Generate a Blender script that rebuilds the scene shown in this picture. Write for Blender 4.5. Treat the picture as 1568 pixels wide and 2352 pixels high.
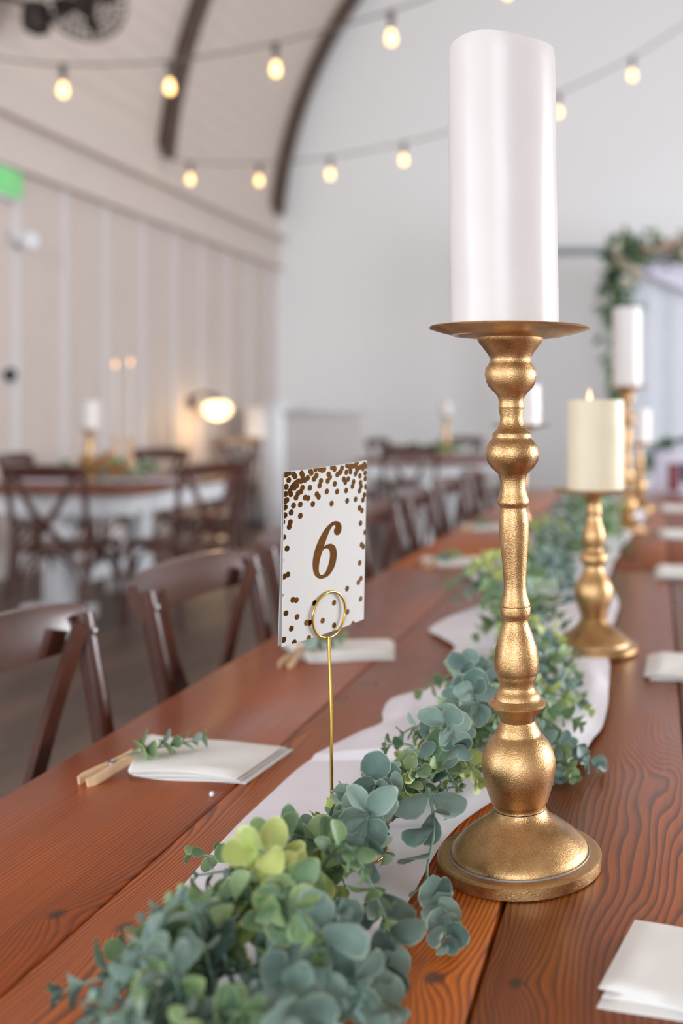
import bpy, bmesh, math, random
from mathutils import Vector, Matrix, Euler, Quaternion, noise
random.seed(7)
for o in list(bpy.data.objects): bpy.data.objects.remove(o)
SC = bpy.context.scene
COL = SC.collection
R = math.radians
PI = math.pi

# ------------------------------------------------------------------ camera
TABLE_Z = 0.76
cam_d = bpy.data.cameras.new('camera'); cam = bpy.data.objects.new('camera', cam_d); COL.objects.link(cam)
cam.location = (0, 0, 1.195)
cam.rotation_euler = (R(90), 0, R(6.112))
cam_d.sensor_fit = 'HORIZONTAL'; cam_d.sensor_width = 36.0
cam_d.lens = 2400 * 36.0 / 1568
cam_d.shift_x = (784 - 1250) / 1568
cam_d.shift_y = (940 - 1176) / 1568
cam_d.clip_start = 0.05; cam_d.clip_end = 100
cam_d.dof.use_dof = True; cam_d.dof.focus_distance = 1.0; cam_d.dof.aperture_fstop = 3.6; cam_d.dof.aperture_blades = 7
SC.camera = cam

# ------------------------------------------------------------------ world, daylight, exposure
W = bpy.data.worlds.new('world'); SC.world = W; W.use_nodes = True
bg = W.node_tree.nodes['Background']; bg.inputs[0].default_value = (0.80, 0.88, 1.0, 1); bg.inputs[1].default_value = 1.0
SC.view_settings.view_transform = 'Standard'; SC.view_settings.look = 'None'
SC.cycles.max_bounces = 6; SC.cycles.diffuse_bounces = 4; SC.cycles.glossy_bounces = 3; SC.cycles.transmission_bounces = 2; SC.cycles.transparent_max_bounces = 6
SC.view_settings.exposure = 0.16; SC.view_settings.gamma = 1.0; SC.view_settings.use_curve_mapping = False
ROOM_X0, ROOM_X1, ROOM_Y0, ROOM_Y1 = -4.6, 6.14, -15.0, 12.3
XC, ZC, RV, ZS = 0.77, 3.05, 5.4, 3.6            # vault axis, radius, springing height
WIN_FRONT = [(-3.4, 1.5), (-1.1, 1.5), (1.2, 1.5), (3.5, 1.5)]          # window centre, width on the wall behind the camera
ADDED_GABLE = [(-1.5, 1.9), (0.77, 1.9), (3.04, 1.9)]                     # unseen upper row in the same gable, added to light the far wall
WIN_RIGHT = [(3.4, 1.6), (6.0, 1.6)]
ADDED_LEFT = [(-9.0, 1.6), (-6.2, 1.6), (-3.6, 1.6), (-1.2, 1.6)]  # unseen windows, added to fill the hall from the left
WZ0, WZ1 = 0.75, 3.15
GZ0, GZ1 = 4.05, 6.75
def daylight_and_fill(name, loc, rot, sx, sy, power, col):
    l = bpy.data.lights.new(name, 'AREA'); l.shape = 'RECTANGLE'; l.size = sx; l.size_y = sy; l.energy = power; l.color = col
    o = bpy.data.objects.new(name, l); o.location = loc; o.rotation_euler = rot; COL.objects.link(o)
P_FRONT, P_GABLE, P_RIGHT, P_LEFT = 78, 240, 275, 78
zm, hm = (WZ0+WZ1)/2, WZ1-WZ0-.1
for x, w in WIN_FRONT: daylight_and_fill('daylight_and_fill', (x, ROOM_Y0+.02, zm), (R(90), 0, 0), w-.1, hm, P_FRONT, (.885, .985, 1.085))
for x, w in ADDED_GABLE: daylight_and_fill('daylight_and_fill', (x, ROOM_Y0+.02, (GZ0+GZ1)/2), (R(90), 0, 0), w-.1, GZ1-GZ0-.1, P_GABLE, (.885, .985, 1.085))  # fill from the added upper row, reaching the far wall
for y, w in WIN_RIGHT: daylight_and_fill('daylight_and_fill', (ROOM_X1-.02, y, zm), (R(90), 0, R(90)), w-.1, hm, P_RIGHT, (.94, .99, 1.05))
for y, w in ADDED_LEFT: daylight_and_fill('daylight_and_fill', (ROOM_X0+.02, y, zm), (R(90), 0, R(-90)), w-.1, hm, P_LEFT, (.90, .98, 1.08))  # fill through the added left windows

# ------------------------------------------------------------------ helpers
def srgb(r, g, b):
    f = lambda c: ((c/255+.055)/1.055)**2.4 if c > 10 else c/255/12.92
    return (f(r), f(g), f(b), 1)
MATS = {}
def mat(name, col, rough=.5, metal=0, var=.08, scale=30, bump=0, bscale=200, **kw):
    """principled material whose colour and gloss drift a little with a noise texture"""
    m = bpy.data.materials.new(name); m.use_nodes = True; nt = m.node_tree; N = nt.nodes; L = nt.links
    p = N['Principled BSDF']; p.inputs['Roughness'].default_value = rough; p.inputs['Metallic'].default_value = metal
    tc = N.new('ShaderNodeTexCoord'); nz = N.new('ShaderNodeTexNoise'); nz.inputs['Scale'].default_value = scale; nz.inputs['Detail'].default_value = 4
    L.new(tc.outputs['Object'], nz.inputs['Vector'])
    rp = N.new('ShaderNodeValToRGB'); c = col
    rp.color_ramp.elements[0].position = .3; rp.color_ramp.elements[1].position = .7
    rp.color_ramp.elements[0].color = (c[0]*(1-var), c[1]*(1-var), c[2]*(1-var), 1)
    rp.color_ramp.elements[1].color = (min(1, c[0]*(1+var)), min(1, c[1]*(1+var)), min(1, c[2]*(1+var)), 1)
    L.new(nz.outputs['Fac'], rp.inputs['Fac']); L.new(rp.outputs['Color'], p.inputs['Base Color'])
    if bump:
        n2 = N.new('ShaderNodeTexNoise'); n2.inputs['Scale'].default_value = bscale; n2.inputs['Detail'].default_value = 3
        L.new(tc.outputs['Object'], n2.inputs['Vector'])
        b = N.new('ShaderNodeBump'); b.inputs['Strength'].default_value = bump; b.inputs['Distance'].default_value = .001
        L.new(n2.outputs['Fac'], b.inputs['Height']); L.new(b.outputs['Normal'], p.inputs['Normal'])
    for k, v in kw.items(): p.inputs[k.replace('_', ' ')].default_value = v
    MATS[name] = m; return m
def emit(name, col, strength):
    m = mat(name, col, .3); p = m.node_tree.nodes['Principled BSDF']
    p.inputs['Emission Color'].default_value = col; p.inputs['Emission Strength'].default_value = strength; return m

def link(o, parent=None):
    COL.objects.link(o)
    if parent is not None: o.parent = parent
    return o
def obj(name, me, material=None, parent=None, loc=None, rot=None, scale=None, smooth=None):
    o = bpy.data.objects.new(name, me)
    if material is not None and not me.materials: me.materials.append(material)
    if loc is not None: o.location = loc
    if rot is not None: o.rotation_euler = rot
    if scale is not None: o.scale = scale
    return link(o, parent)
def tag(o, label=None, cat=None, group=None, kind=None):
    if label: o['label'] = label
    if cat: o['category'] = cat
    if group: o['group'] = group
    if kind: o['kind'] = kind
    return o
def thing(name, label, cat, loc=(0, 0, 0), rz=0, group=None):
    o = bpy.data.objects.new(name, None); o.empty_display_size = .05; o.location = loc; o.rotation_euler = (0, 0, rz)
    COL.objects.link(o); return tag(o, label, cat, group)
def copy_tree(o, parent=None):
    c = o.copy(); COL.objects.link(c); c.parent = parent
    for ch in list(o.children): copy_tree(ch, c)
    return c
def finish(bm, name, smooth=True, angle=35):
    bmesh.ops.recalc_face_normals(bm, faces=bm.faces)
    me = bpy.data.meshes.new(name); bm.to_mesh(me); bm.free()
    if smooth:
        for p in me.polygons: p.use_smooth = True
        me.set_sharp_from_angle(angle=R(angle))
    return me
def mesh(name, verts, faces, smooth=False, angle=35):
    me = bpy.data.meshes.new(name); me.from_pydata([tuple(v) for v in verts], [], faces); me.update()
    if smooth:
        for p in me.polygons: p.use_smooth = True
        me.set_sharp_from_angle(angle=R(angle))
    return me
def box(name, sx, sy, sz, bev=0, c=(0, 0, 0)):
    bm = bmesh.new(); bmesh.ops.create_cube(bm, size=1)
    for v in bm.verts: v.co = Vector((v.co.x*sx + c[0], v.co.y*sy + c[1], v.co.z*sz + c[2]))
    if bev: bmesh.ops.bevel(bm, geom=list(bm.edges), offset=bev, segments=1, affect='EDGES')
    return finish(bm, name, bev > 0, 50)
def boxes(name, lst, bev=0):
    """several boxes (cx,cy,cz,sx,sy,sz) of ONE part"""
    bm = bmesh.new()
    for (x, y, z, sx, sy, sz) in lst:
        r = bmesh.ops.create_cube(bm, size=1)
        for v in r['verts']: v.co = Vector((v.co.x*sx + x, v.co.y*sy + y, v.co.z*sz + z))
    if bev: bmesh.ops.bevel(bm, geom=list(bm.edges), offset=bev, segments=1, affect='EDGES')
    return finish(bm, name, bev > 0, 50)
def lathe(name, prof, seg=64, off=None, cap=True, angle=40):
    """profile [(r,z)] turned about z; off(z) shifts a ring sideways"""
    V, Fc = [], []
    for r, z in prof:
        ox, oy = off(z) if off else (0, 0)
        for i in range(seg):
            a = 2*PI*i/seg; V.append((ox + r*math.cos(a), oy + r*math.sin(a), z))
    n = len(prof)
    for k in range(n-1):
        for i in range(seg):
            j = (i+1) % seg; Fc.append((k*seg+i, k*seg+j, (k+1)*seg+j, (k+1)*seg+i))
    if cap:
        Fc.append(tuple(reversed(range(seg)))); Fc.append(tuple((n-1)*seg+i for i in range(seg)))
    return mesh(name, V, Fc, True, angle)
def catmull(P, sub=6, closed=False):
    P = [Vector(p) for p in P]; out = []; n = len(P)
    rng = range(n if closed else n-1)
    for i in rng:
        if closed: a, b, c, d = P[(i-1) % n], P[i], P[(i+1) % n], P[(i+2) % n]
        else: a, b, c, d = P[max(0, i-1)], P[i], P[i+1], P[min(n-1, i+2)]
        for k in range(sub):
            t = k/sub
            out.append(.5*((2*b) + (c-a)*t + (2*a-5*b+4*c-d)*t*t + (3*b-a-3*c+d)*t**3))
    if not closed: out.append(P[-1].copy())
    return out
def tube_geo(path, rad, seg=8, closed=False):
    path = [Vector(p) for p in path]; n = len(path); V, Fc = [], []
    rads = rad if isinstance(rad, (list, tuple)) else [rad]*n
    t0 = (path[1]-path[0]).normalized()
    up = Vector((0, 0, 1)) if abs(t0.z) < .9 else Vector((1, 0, 0))
    nrm = t0.cross(up).normalized()
    for i in range(n):
        if closed: t = (path[(i+1) % n]-path[i-1])
        else: t = path[min(n-1, i+1)]-path[max(0, i-1)]
        if t.length < 1e-9: t = t0.copy()
        t.normalize(); nrm = (nrm - t*nrm.dot(t)).normalized(); b = t.cross(nrm)
        for k in range(seg):
            a = 2*PI*k/seg; V.append(path[i] + (nrm*math.cos(a) + b*math.sin(a))*rads[i])
    m = n if closed else n-1
    for i in range(m):
        for k in range(seg):
            l = (k+1) % seg; j = (i+1) % n
            Fc.append((i*seg+k, i*seg+l, j*seg+l, j*seg+k))
    if not closed:
        Fc.append(tuple(reversed(range(seg)))); Fc.append(tuple((n-1)*seg+k for k in range(seg)))
    return V, Fc
def tube(name, path, rad, seg=8, closed=False):
    V, Fc = tube_geo(path, rad, seg, closed); return mesh(name, V, Fc, True, 60)
def strap_geo(path, side, w, t):
    """flat strip: path points, side vector across the width, w wide, t thick"""
    path = [Vector(p) for p in path]; n = len(path); V, Fc = [], []
    for i in range(n):
        d = (path[min(n-1, i+1)]-path[max(0, i-1)]).normalized()
        s = side[i] if isinstance(side, list) else Vector(side)
        s = (s - d*s.dot(d)).normalized(); u = d.cross(s)
        for a, b in ((-1, -1), (1, -1), (1, 1), (-1, 1)): V.append(path[i] + s*(a*w/2) + u*(b*t/2))
    for i in range(n-1):
        for k in range(4):
            l = (k+1) % 4; Fc.append((i*4+k, i*4+l, (i+1)*4+l, (i+1)*4+k))
    Fc.append((3, 2, 1, 0)); Fc.append(tuple((n-1)*4+k for k in range(4)))
    return V, Fc
def merge(geos):
    V, Fc = [], []
    for v, f in geos:
        b = len(V); V += list(v); Fc += [tuple(i+b for i in q) for q in f]
    return V, Fc

# ------------------------------------------------------------------ materials
mat('wall_paint', srgb(240, 240, 240), .55, var=.015, scale=4)
mat('panel_paint', srgb(209, 195, 187), .55, var=.02, scale=3)
mat('batten_paint', srgb(217, 209, 207), .5, var=.02, scale=3)
mat('ceiling_paint', srgb(216, 202, 191), .6, var=.03, scale=3)
mat('trim_paint', srgb(212, 199, 190), .5, var=.02, scale=3)
mat('groove', srgb(150, 140, 132), .8, var=.05)
mat('rib_wood', srgb(84, 66, 54), .5, var=.2, scale=12)
mat('floor_wood', srgb(108, 88, 76), .45, var=.25, scale=6)
mat('floor_wood_b', srgb(94, 77, 67), .45, var=.25, scale=6)
mat('floor_gap', srgb(40, 32, 28), .8)
mat('chair_wood', srgb(76, 42, 31), .36, var=.25, scale=14, bump=.1, Specular_IOR_Level=.32, Coat_Weight=.45, Coat_Roughness=.14)
mat('chair_seat', srgb(120, 92, 78), .45, var=.2, scale=40)
mat('screw_metal', srgb(110, 110, 105), .3, 1)
mat('white_wood', srgb(226, 227, 230), .45, var=.02)
mat('grey_panel', srgb(196, 190, 187), .5, var=.02)
mat('table_edge_wood', srgb(120, 66, 36), .4, var=.2, scale=20)
mat('dark_iron', srgb(48, 38, 34), .45, .3, var=.15)
mat('black_plastic', srgb(32, 34, 38), .4)
mat('white_plastic', srgb(235, 236, 240), .35)
mat('wax_white', srgb(218, 211, 207), .34, var=.012, scale=25, bump=.10, bscale=60)
mat('wax_cream', srgb(228, 216, 188), .40, var=.015, scale=25, bump=.08, bscale=60)
for k in ('wax_white', 'wax_cream'):
    p = MATS[k].node_tree.nodes['Principled BSDF']
    p.inputs['Subsurface Weight'].default_value = .0; p.inputs['Subsurface Radius'].default_value = (.03, .018, .011); p.inputs['Subsurface Scale'].default_value = .3
mat('wick', srgb(60, 50, 44), .8)
emit('flame', (1.0, .55, .28, 1), 2.2)
emit('bulb_glow', (1.0, .58, .22, 1), 3.6)
emit('lamp_glow', (1.0, .70, .36, 1), 3.2)
emit('exit_green', (.16, .50, .18, 1), .42)
mat('string_wire', srgb(120, 112, 106), .6)
mat('string_socket', srgb(95, 88, 82), .5)
mat('card_paper', srgb(201, 198, 194), .6, var=.01)
mat('gold_wire', srgb(214, 176, 92), .16, 1, var=.05)
mat('gold_foil', srgb(92, 60, 26), .22, 1, var=.22, scale=260)
mat('napkin_cloth', srgb(240, 238, 234), .8, var=.015, bump=.25, bscale=900)
mat('pin_wood', srgb(224, 190, 152), .6, var=.08, scale=60)
mat('steel', srgb(180, 180, 180), .3, 1)
mat('bead_pearl', srgb(240, 240, 240), .2)
mat('stem_green', srgb(112, 142, 122), .5, var=.1)
mat('vine_brown', srgb(70, 62, 44), .7)
mat('ring_grey', srgb(150, 145, 140), .5, .4, var=.2, scale=300)
mat('drape_cloth', srgb(226, 230, 240), .8, var=.01)
mat('rod_grey', srgb(160, 166, 174), .5)
mat('rose_blush', srgb(214, 186, 168), .7, var=.08)
mat('rose_cream', srgb(226, 218, 200), .7, var=.05)
mat('arch_leaf', srgb(84, 118, 78), .55, var=.35, scale=8)
mat('arch_leaf_dark', srgb(50, 86, 58), .55, var=.3, scale=8)
mat('dark_red', srgb(120, 50, 54), .6)
mat('navy', srgb(52, 56, 84), .6)
mat('lilac_cloth', srgb(216, 212, 228), .8, var=.02)
mat('amber_glass', srgb(206, 140, 80), .25)

def gold_material():
    m = mat('antique_gold', srgb(196, 156, 104), .34, 1, var=.10, scale=18, bump=.4, bscale=900)
    nt = m.node_tree; N = nt.nodes; L = nt.links; p = N['Principled BSDF']
    tc = [n for n in N if n.type == 'TEX_COORD'][0]
    a = N.new('ShaderNodeTexNoise'); a.inputs['Scale'].default_value = 34; a.inputs['Detail'].default_value = 6; L.new(tc.outputs['Object'], a.inputs['Vector'])
    b = N.new('ShaderNodeTexNoise'); b.inputs['Scale'].default_value = 1100; b.inputs['Detail'].default_value = 2; L.new(tc.outputs['Object'], b.inputs['Vector'])
    mr = N.new('ShaderNodeMapRange'); mr.inputs[1].default_value = .3; mr.inputs[2].default_value = .7; mr.inputs[3].default_value = .24; mr.inputs[4].default_value = .46
    L.new(a.outputs['Fac'], mr.inputs[0]); L.new(mr.outputs[0], p.inputs['Roughness'])
    rp = N.new('ShaderNodeValToRGB'); e = rp.color_ramp.elements
    e[0].position = .36; e[0].color = srgb(160, 120, 78); e[1].position = .6; e[1].color = srgb(212, 172, 120)
    mx = N.new('ShaderNodeMath'); mx.operation = 'MULTIPLY_ADD'; mx.inputs[1].default_value = .55; mx.inputs[2].default_value = 0
    L.new(b.outputs['Fac'], mx.inputs[0])
    ad = N.new('ShaderNodeMath'); ad.operation = 'MULTIPLY_ADD'; ad.inputs[1].default_value = .45
    L.new(a.outputs['Fac'], ad.inputs[0]); L.new(mx.outputs[0], ad.inputs[2]); L.new(ad.outputs[0], rp.inputs['Fac'])
    L.new(rp.outputs['Color'], p.inputs['Base Color'])
    p.inputs['Coat Weight'].default_value = .25; p.inputs['Coat Roughness'].default_value = .16
    return m
gold_material()

def table_wood(name, seed, base, dark, rings, wob, gloss=.30, knots=(), strong=False):
    """varnished fir board: saw-tooth growth rings bent by stretched noise, knots and fine pores"""
    m = bpy.data.materials.new(name); m.use_nodes = True; nt = m.node_tree; N = nt.nodes; L = nt.links
    p = N['Principled BSDF']
    tc = N.new('ShaderNodeTexCoord')
    def mapped(sx, sy, off):
        mp = N.new('ShaderNodeMapping'); mp.inputs['Scale'].default_value = (sx, sy, 1); mp.inputs['Location'].default_value = (seed*3.1+off, seed*7.7, seed*1.3)
        L.new(tc.outputs['Object'], mp.inputs['Vector']); return mp
    def noise_n(vec, scale, det=3, rgh=.5):
        n = N.new('ShaderNodeTexNoise'); n.inputs['Scale'].default_value = scale; n.inputs['Detail'].default_value = det; n.inputs['Roughness'].default_value = rgh
        L.new(vec.outputs['Vector'], n.inputs['Vector']); return n
    def math_n(op, a, b=None, c=None):
        n = N.new('ShaderNodeMath'); n.operation = op
        for i, v in enumerate((a, b, c)):
            if v is None: continue
            if isinstance(v, (int, float)): n.inputs[i].default_value = v
            else: L.new(v, n.inputs[i])
        return n.outputs[0]
    big = noise_n(mapped(4.2, 1.15, 0), 1.6, 2, .45)          # wide cathedral bends
    mid = noise_n(mapped(16, 2.4, 5), 1.5, 3, .5)             # small wobble
    sep = N.new('ShaderNodeSeparateXYZ'); L.new(tc.outputs['Object'], sep.inputs[0])
    v = math_n('ADD', math_n('MULTIPLY', sep.outputs[0], rings), math_n('ADD', math_n('MULTIPLY', big.outputs['Fac'], wob), math_n('MULTIPLY', mid.outputs['Fac'], wob*.09)))
    kmask = None
    for kx, ky, kr in knots:
        cm = N.new('ShaderNodeCombineXYZ'); L.new(math_n('SUBTRACT', sep.outputs[0], kx), cm.inputs[0]); L.new(math_n('MULTIPLY', math_n('SUBTRACT', sep.outputs[1], ky), .8), cm.inputs[1])
        ln = N.new('ShaderNodeVectorMath'); ln.operation = 'LENGTH'; L.new(cm.outputs[0], ln.inputs[0])
        d = math_n('ADD', ln.outputs['Value'], math_n('MULTIPLY', math_n('SUBTRACT', mid.outputs['Fac'], .5), kr*1.4))
        bumpk = math_n('POWER', 2.718, math_n('MULTIPLY', d, -1/(kr*5)))
        v = math_n('ADD', v, math_n('MULTIPLY', bumpk, 6.0))
        mr = N.new('ShaderNodeMapRange'); mr.inputs[1].default_value = kr*.5; mr.inputs[2].default_value = kr*1.25; mr.inputs[3].default_value = 1; mr.inputs[4].default_value = 0
        L.new(d, mr.inputs[0]); kmask = mr.outputs[0] if kmask is None else math_n('MAXIMUM', kmask, mr.outputs[0])
    fr = math_n('FRACT', v)
    saw = N.new('ShaderNodeValToRGB'); e = saw.color_ramp.elements
    e[0].position = 0; e[0].color = (0, 0, 0, 1); e[1].position = 1; e[1].color = (.1, .1, .1, 1)
    for pos, c in ((.45, .25), (.82, 1.0), (.93, .85)):
        k = e.new(pos); k.color = (c, c, c, 1)
    L.new(fr, saw.inputs[0])
    den = noise_n(mapped(3, .6, 9), 2.2, 2)                   # where the late wood shows strongly
    dr = N.new('ShaderNodeMapRange'); dr.inputs[1].default_value = .35; dr.inputs[2].default_value = .62; dr.inputs[3].default_value = .9 if strong else .20; dr.inputs[4].default_value = 1.0 if strong else .9
    L.new(den.outputs['Fac'], dr.inputs[0])
    fac = math_n('MULTIPLY', saw.outputs[0], dr.outputs[0])
    pores = noise_n(mapped(420, 7, 2), 1.0, 2)
    tone = noise_n(mapped(2.5, 1.2, 4), 2.0, 3)
    rt = N.new('ShaderNodeValToRGB'); rt.color_ramp.elements[0].position = .3; rt.color_ramp.elements[1].position = .72
    rt.color_ramp.elements[0].color = tuple(c*.78 for c in base[:3]) + (1,); rt.color_ramp.elements[1].color = tuple(min(1, c*1.22) for c in base[:3]) + (1,)
    L.new(tone.outputs['Fac'], rt.inputs[0])
    mx = N.new('ShaderNodeMixRGB'); L.new(fac, mx.inputs[0]); L.new(rt.outputs[0], mx.inputs[1]); mx.inputs[2].default_value = dark
    pr = N.new('ShaderNodeMapRange'); pr.inputs[1].default_value = .35; pr.inputs[2].default_value = .65; pr.inputs[3].default_value = .86; pr.inputs[4].default_value = 1.08
    L.new(pores.outputs['Fac'], pr.inputs[0])
    mp = N.new('ShaderNodeMixRGB'); mp.blend_type = 'MULTIPLY'; mp.inputs[0].default_value = 1
    L.new(mx.outputs[0], mp.inputs[1]); L.new(pr.outputs[0], mp.inputs[2])
    col = mp.outputs[0]
    if kmask is not None:
        kx = N.new('ShaderNodeMixRGB'); L.new(math_n('MULTIPLY', kmask, .85), kx.inputs[0]); L.new(col, kx.inputs[1]); kx.inputs[2].default_value = srgb(62, 42, 32); col = kx.outputs[0]
    L.new(col, p.inputs['Base Color'])
    rr = N.new('ShaderNodeMapRange'); rr.inputs[1].default_value = .3; rr.inputs[2].default_value = .7; rr.inputs[3].default_value = gloss-.05; rr.inputs[4].default_value = gloss+.12
    L.new(tone.outputs['Fac'], rr.inputs[0]); L.new(rr.outputs[0], p.inputs['Roughness'])
    bp = N.new('ShaderNodeBump'); bp.inputs['Strength'].default_value = .25; bp.inputs['Distance'].default_value = .0006
    L.new(fac, bp.inputs['Height']); L.new(bp.outputs['Normal'], p.inputs['Normal'])
    p.inputs['Specular IOR Level'].default_value = .62
    MATS[name] = m; return m
DARK = srgb(92, 42, 16)
for i, (b, rg, wb) in enumerate([(srgb(178, 82, 10), 180, 9), (srgb(180, 86, 12), 150, 24), (srgb(186, 94, 14), 200, 12), (srgb(156, 78, 20), 165, 28),
                                 (srgb(164, 86, 34), 120, 12), (srgb(158, 82, 32), 90, 12)]):
    table_wood('table_board_%d' % i, i+1.37, b, DARK, rg, wb, knots={0: [(-.513, .850, .008)], 1: [(-.444, .835, .008), (-.46, 1.62, .007)], 2: [(-.170, .786, .007)], 3: [(-.106, .785, .006)]}.get(i, ()), strong=i in (1, 3))

def cloth_material():
    m = bpy.data.materials.new('chiffon'); m.use_nodes = True; nt = m.node_tree; N = nt.nodes; L = nt.links
    p = N['Principled BSDF']; out = N['Material Output']; p.inputs['Roughness'].default_value = .75
    tc = N.new('ShaderNodeTexCoord'); nz = N.new('ShaderNodeTexNoise'); nz.inputs['Scale'].default_value = 6; L.new(tc.outputs['Object'], nz.inputs[0])
    rp = N.new('ShaderNodeValToRGB'); rp.color_ramp.elements[0].color = srgb(241, 236, 245); rp.color_ramp.elements[1].color = srgb(248, 244, 251)
    L.new(nz.outputs['Fac'], rp.inputs[0]); L.new(rp.outputs[0], p.inputs['Base Color'])
    tr = N.new('ShaderNodeBsdfTransparent'); mx = N.new('ShaderNodeMixShader'); mx.inputs[0].default_value = .03
    L.new(p.outputs[0], mx.inputs[1]); L.new(tr.outputs[0], mx.inputs[2]); L.new(mx.outputs[0], out.inputs[0])
    MATS['chiffon'] = m
    d = m.copy(); d.name = 'sheer_drape'; q = [n for n in d.node_tree.nodes if n.type == 'MIX_SHADER'][0]; q.inputs[0].default_value = .5
    r = [n for n in d.node_tree.nodes if n.type == 'VALTORGB'][0]; r.color_ramp.elements[0].color = srgb(228, 233, 243); r.color_ramp.elements[1].color = srgb(238, 242, 250)
    MATS['sheer_drape'] = d
cloth_material()

def leaf_material(name, c1, c2, edge):
    m = bpy.data.materials.new(name); m.use_nodes = True; nt = m.node_tree; N = nt.nodes; L = nt.links
    p = N['Principled BSDF']; p.inputs['Roughness'].default_value = .52
    at = N.new('ShaderNodeAttribute'); at.attribute_name = 'rim'
    oi = N.new('ShaderNodeObjectInfo'); gm = N.new('ShaderNodeNewGeometry')
    tc = N.new('ShaderNodeTexCoord'); nz = N.new('ShaderNodeTexNoise'); nz.inputs['Scale'].default_value = 55; nz.inputs['Detail'].default_value = 3
    L.new(gm.outputs['Position'], nz.inputs['Vector'])
    ad = N.new('ShaderNodeMath'); ad.operation = 'ADD'; L.new(oi.outputs['Random'], ad.inputs[0]); L.new(gm.outputs['Random Per Island'], ad.inputs[1])
    fr = N.new('ShaderNodeMath'); fr.operation = 'FRACT'; L.new(ad.outputs[0], fr.inputs[0])
    a2 = N.new('ShaderNodeMath'); a2.operation = 'MULTIPLY_ADD'; a2.inputs[1].default_value = .6; L.new(fr.outputs[0], a2.inputs[0])
    a3 = N.new('ShaderNodeMath'); a3.operation = 'MULTIPLY'; a3.inputs[1].default_value = .55; L.new(nz.outputs['Fac'], a3.inputs[0]); L.new(a3.outputs[0], a2.inputs[2])
    rp = N.new('ShaderNodeValToRGB'); rp.color_ramp.elements[0].position = .2; rp.color_ramp.elements[1].position = .85
    rp.color_ramp.elements[0].color = c1; rp.color_ramp.elements[1].color = c2; L.new(a2.outputs[0], rp.inputs[0])
    mx = N.new('ShaderNodeMixRGB'); mx.inputs[2].default_value = edge
    mm = N.new('ShaderNodeMath'); mm.operation = 'MULTIPLY'; mm.inputs[1].default_value = .8; L.new(at.outputs['Fac'], mm.inputs[0])
    L.new(mm.outputs[0], mx.inputs[0]); L.new(rp.outputs[0], mx.inputs[1]); L.new(mx.outputs[0], p.inputs['Base Color'])
    p.inputs['Subsurface Weight'].default_value = 0
    MATS[name] = m; return m
leaf_material('leaf_blue', srgb(74, 102, 96), srgb(140, 164, 152), srgb(192, 206, 180))
leaf_material('leaf_pale', srgb(150, 176, 150), srgb(186, 206, 176), srgb(216, 226, 200))
leaf_material('leaf_green', srgb(80, 114, 84), srgb(140, 166, 112), srgb(200, 206, 142))
leaf_material('leaf_young', srgb(140, 164, 84), srgb(196, 204, 124), srgb(222, 222, 150))

# ================================================================== the setting
UNIT = box('unit_box', 1, 1, 1)
def ubox(name, m, parent, c, s, rot=None):
    """a box piece sharing the unit mesh, sized by its object scale"""
    o = bpy.data.objects.new(name, UNITS.setdefault(m, _u(m))); o.location = c; o.scale = s
    if rot: o.rotation_euler = rot
    return link(o, parent)
UNITS = {}
def _u(m):
    me = UNIT.copy(); me.materials.clear(); me.materials.append(MATS[m]); return me
def struct(name, me, m, **kw):
    o = obj(name, me, MATS[m], **kw); o['kind'] = 'structure'; return o

# floor: sub floor with single boards on it
floor = struct('floor', box('floor', ROOM_X1-ROOM_X0+.4, ROOM_Y1-ROOM_Y0+.4, .1, c=((ROOM_X0+ROOM_X1)/2, (ROOM_Y0+ROOM_Y1)/2, -.07)), 'floor_gap')
bw = .165; k = 0
x = ROOM_X0
while x < -.2:
    ys = [ROOM_Y0, -2.6, -.4 + random.uniform(-.8, .8), 3.4 + random.uniform(-.9, .9), 6.6 + random.uniform(-.9, .9), 9.6 + random.uniform(-.9, .9), ROOM_Y1]
    for a, b in zip(ys[:-1], ys[1:]):
        ubox('floor_board', random.choice(('floor_wood', 'floor_wood_b')), floor, (x+bw/2, (a+b)/2, -.011), (bw-.005, b-a-.005, .022))
    x += bw
ubox('floor_field', 'floor_wood', floor, ((x+ROOM_X1)/2, (ROOM_Y0+ROOM_Y1)/2, -.011), (ROOM_X1-x, ROOM_Y1-ROOM_Y0, .022))

# walls with tall windows that light the hall; left and gable ones are added
def windowed_wall(name, along, a0, a1, ztop, fixed, out, bands, n0, m='wall_paint'):
    """bands: [(z0, z1, [(centre, width)])] from low to high; out: direction of the outside"""
    def seg(p0, p1, z0, z1):
        if along == 'x': return ((p0+p1)/2, fixed+out*.1, (z0+z1)/2, p1-p0, .2, z1-z0)
        return (fixed+out*.1, (p0+p1)/2, (z0+z1)/2, .2, p1-p0, z1-z0)
    lst = []; zb = 0
    for z0, z1, wins in bands:
        lst.append(seg(a0, a1, zb, z0)); p = a0; zb = z1
        for c, w in wins: lst.append(seg(p, c-w/2, z0, z1)); p = c+w/2
        lst.append(seg(p, a1, z0, z1))
    lst.append(seg(a0, a1, zb, ztop))
    o = struct(name, boxes(name, lst), m); k = n0
    for z0, z1, wins in bands:
        for c, w in wins:
            def bar(u, z, su, sz):
                if along == 'x': return (c+u, fixed+out*.06, z, su, .05, sz)
                return (fixed+out*.06, c+u, z, .05, su, sz)
            zm = (z0+z1)/2; h = z1-z0
            struct('window_%d' % k, boxes('window', [bar(-w/2+.03, zm, .06, h), bar(w/2-.03, zm, .06, h), bar(0, z0+.03, w, .06), bar(0, z1-.03, w, .06), bar(0, zm, .03, h), bar(0, zm, w, .04)]), 'white_wood'); k += 1
    return o
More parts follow.
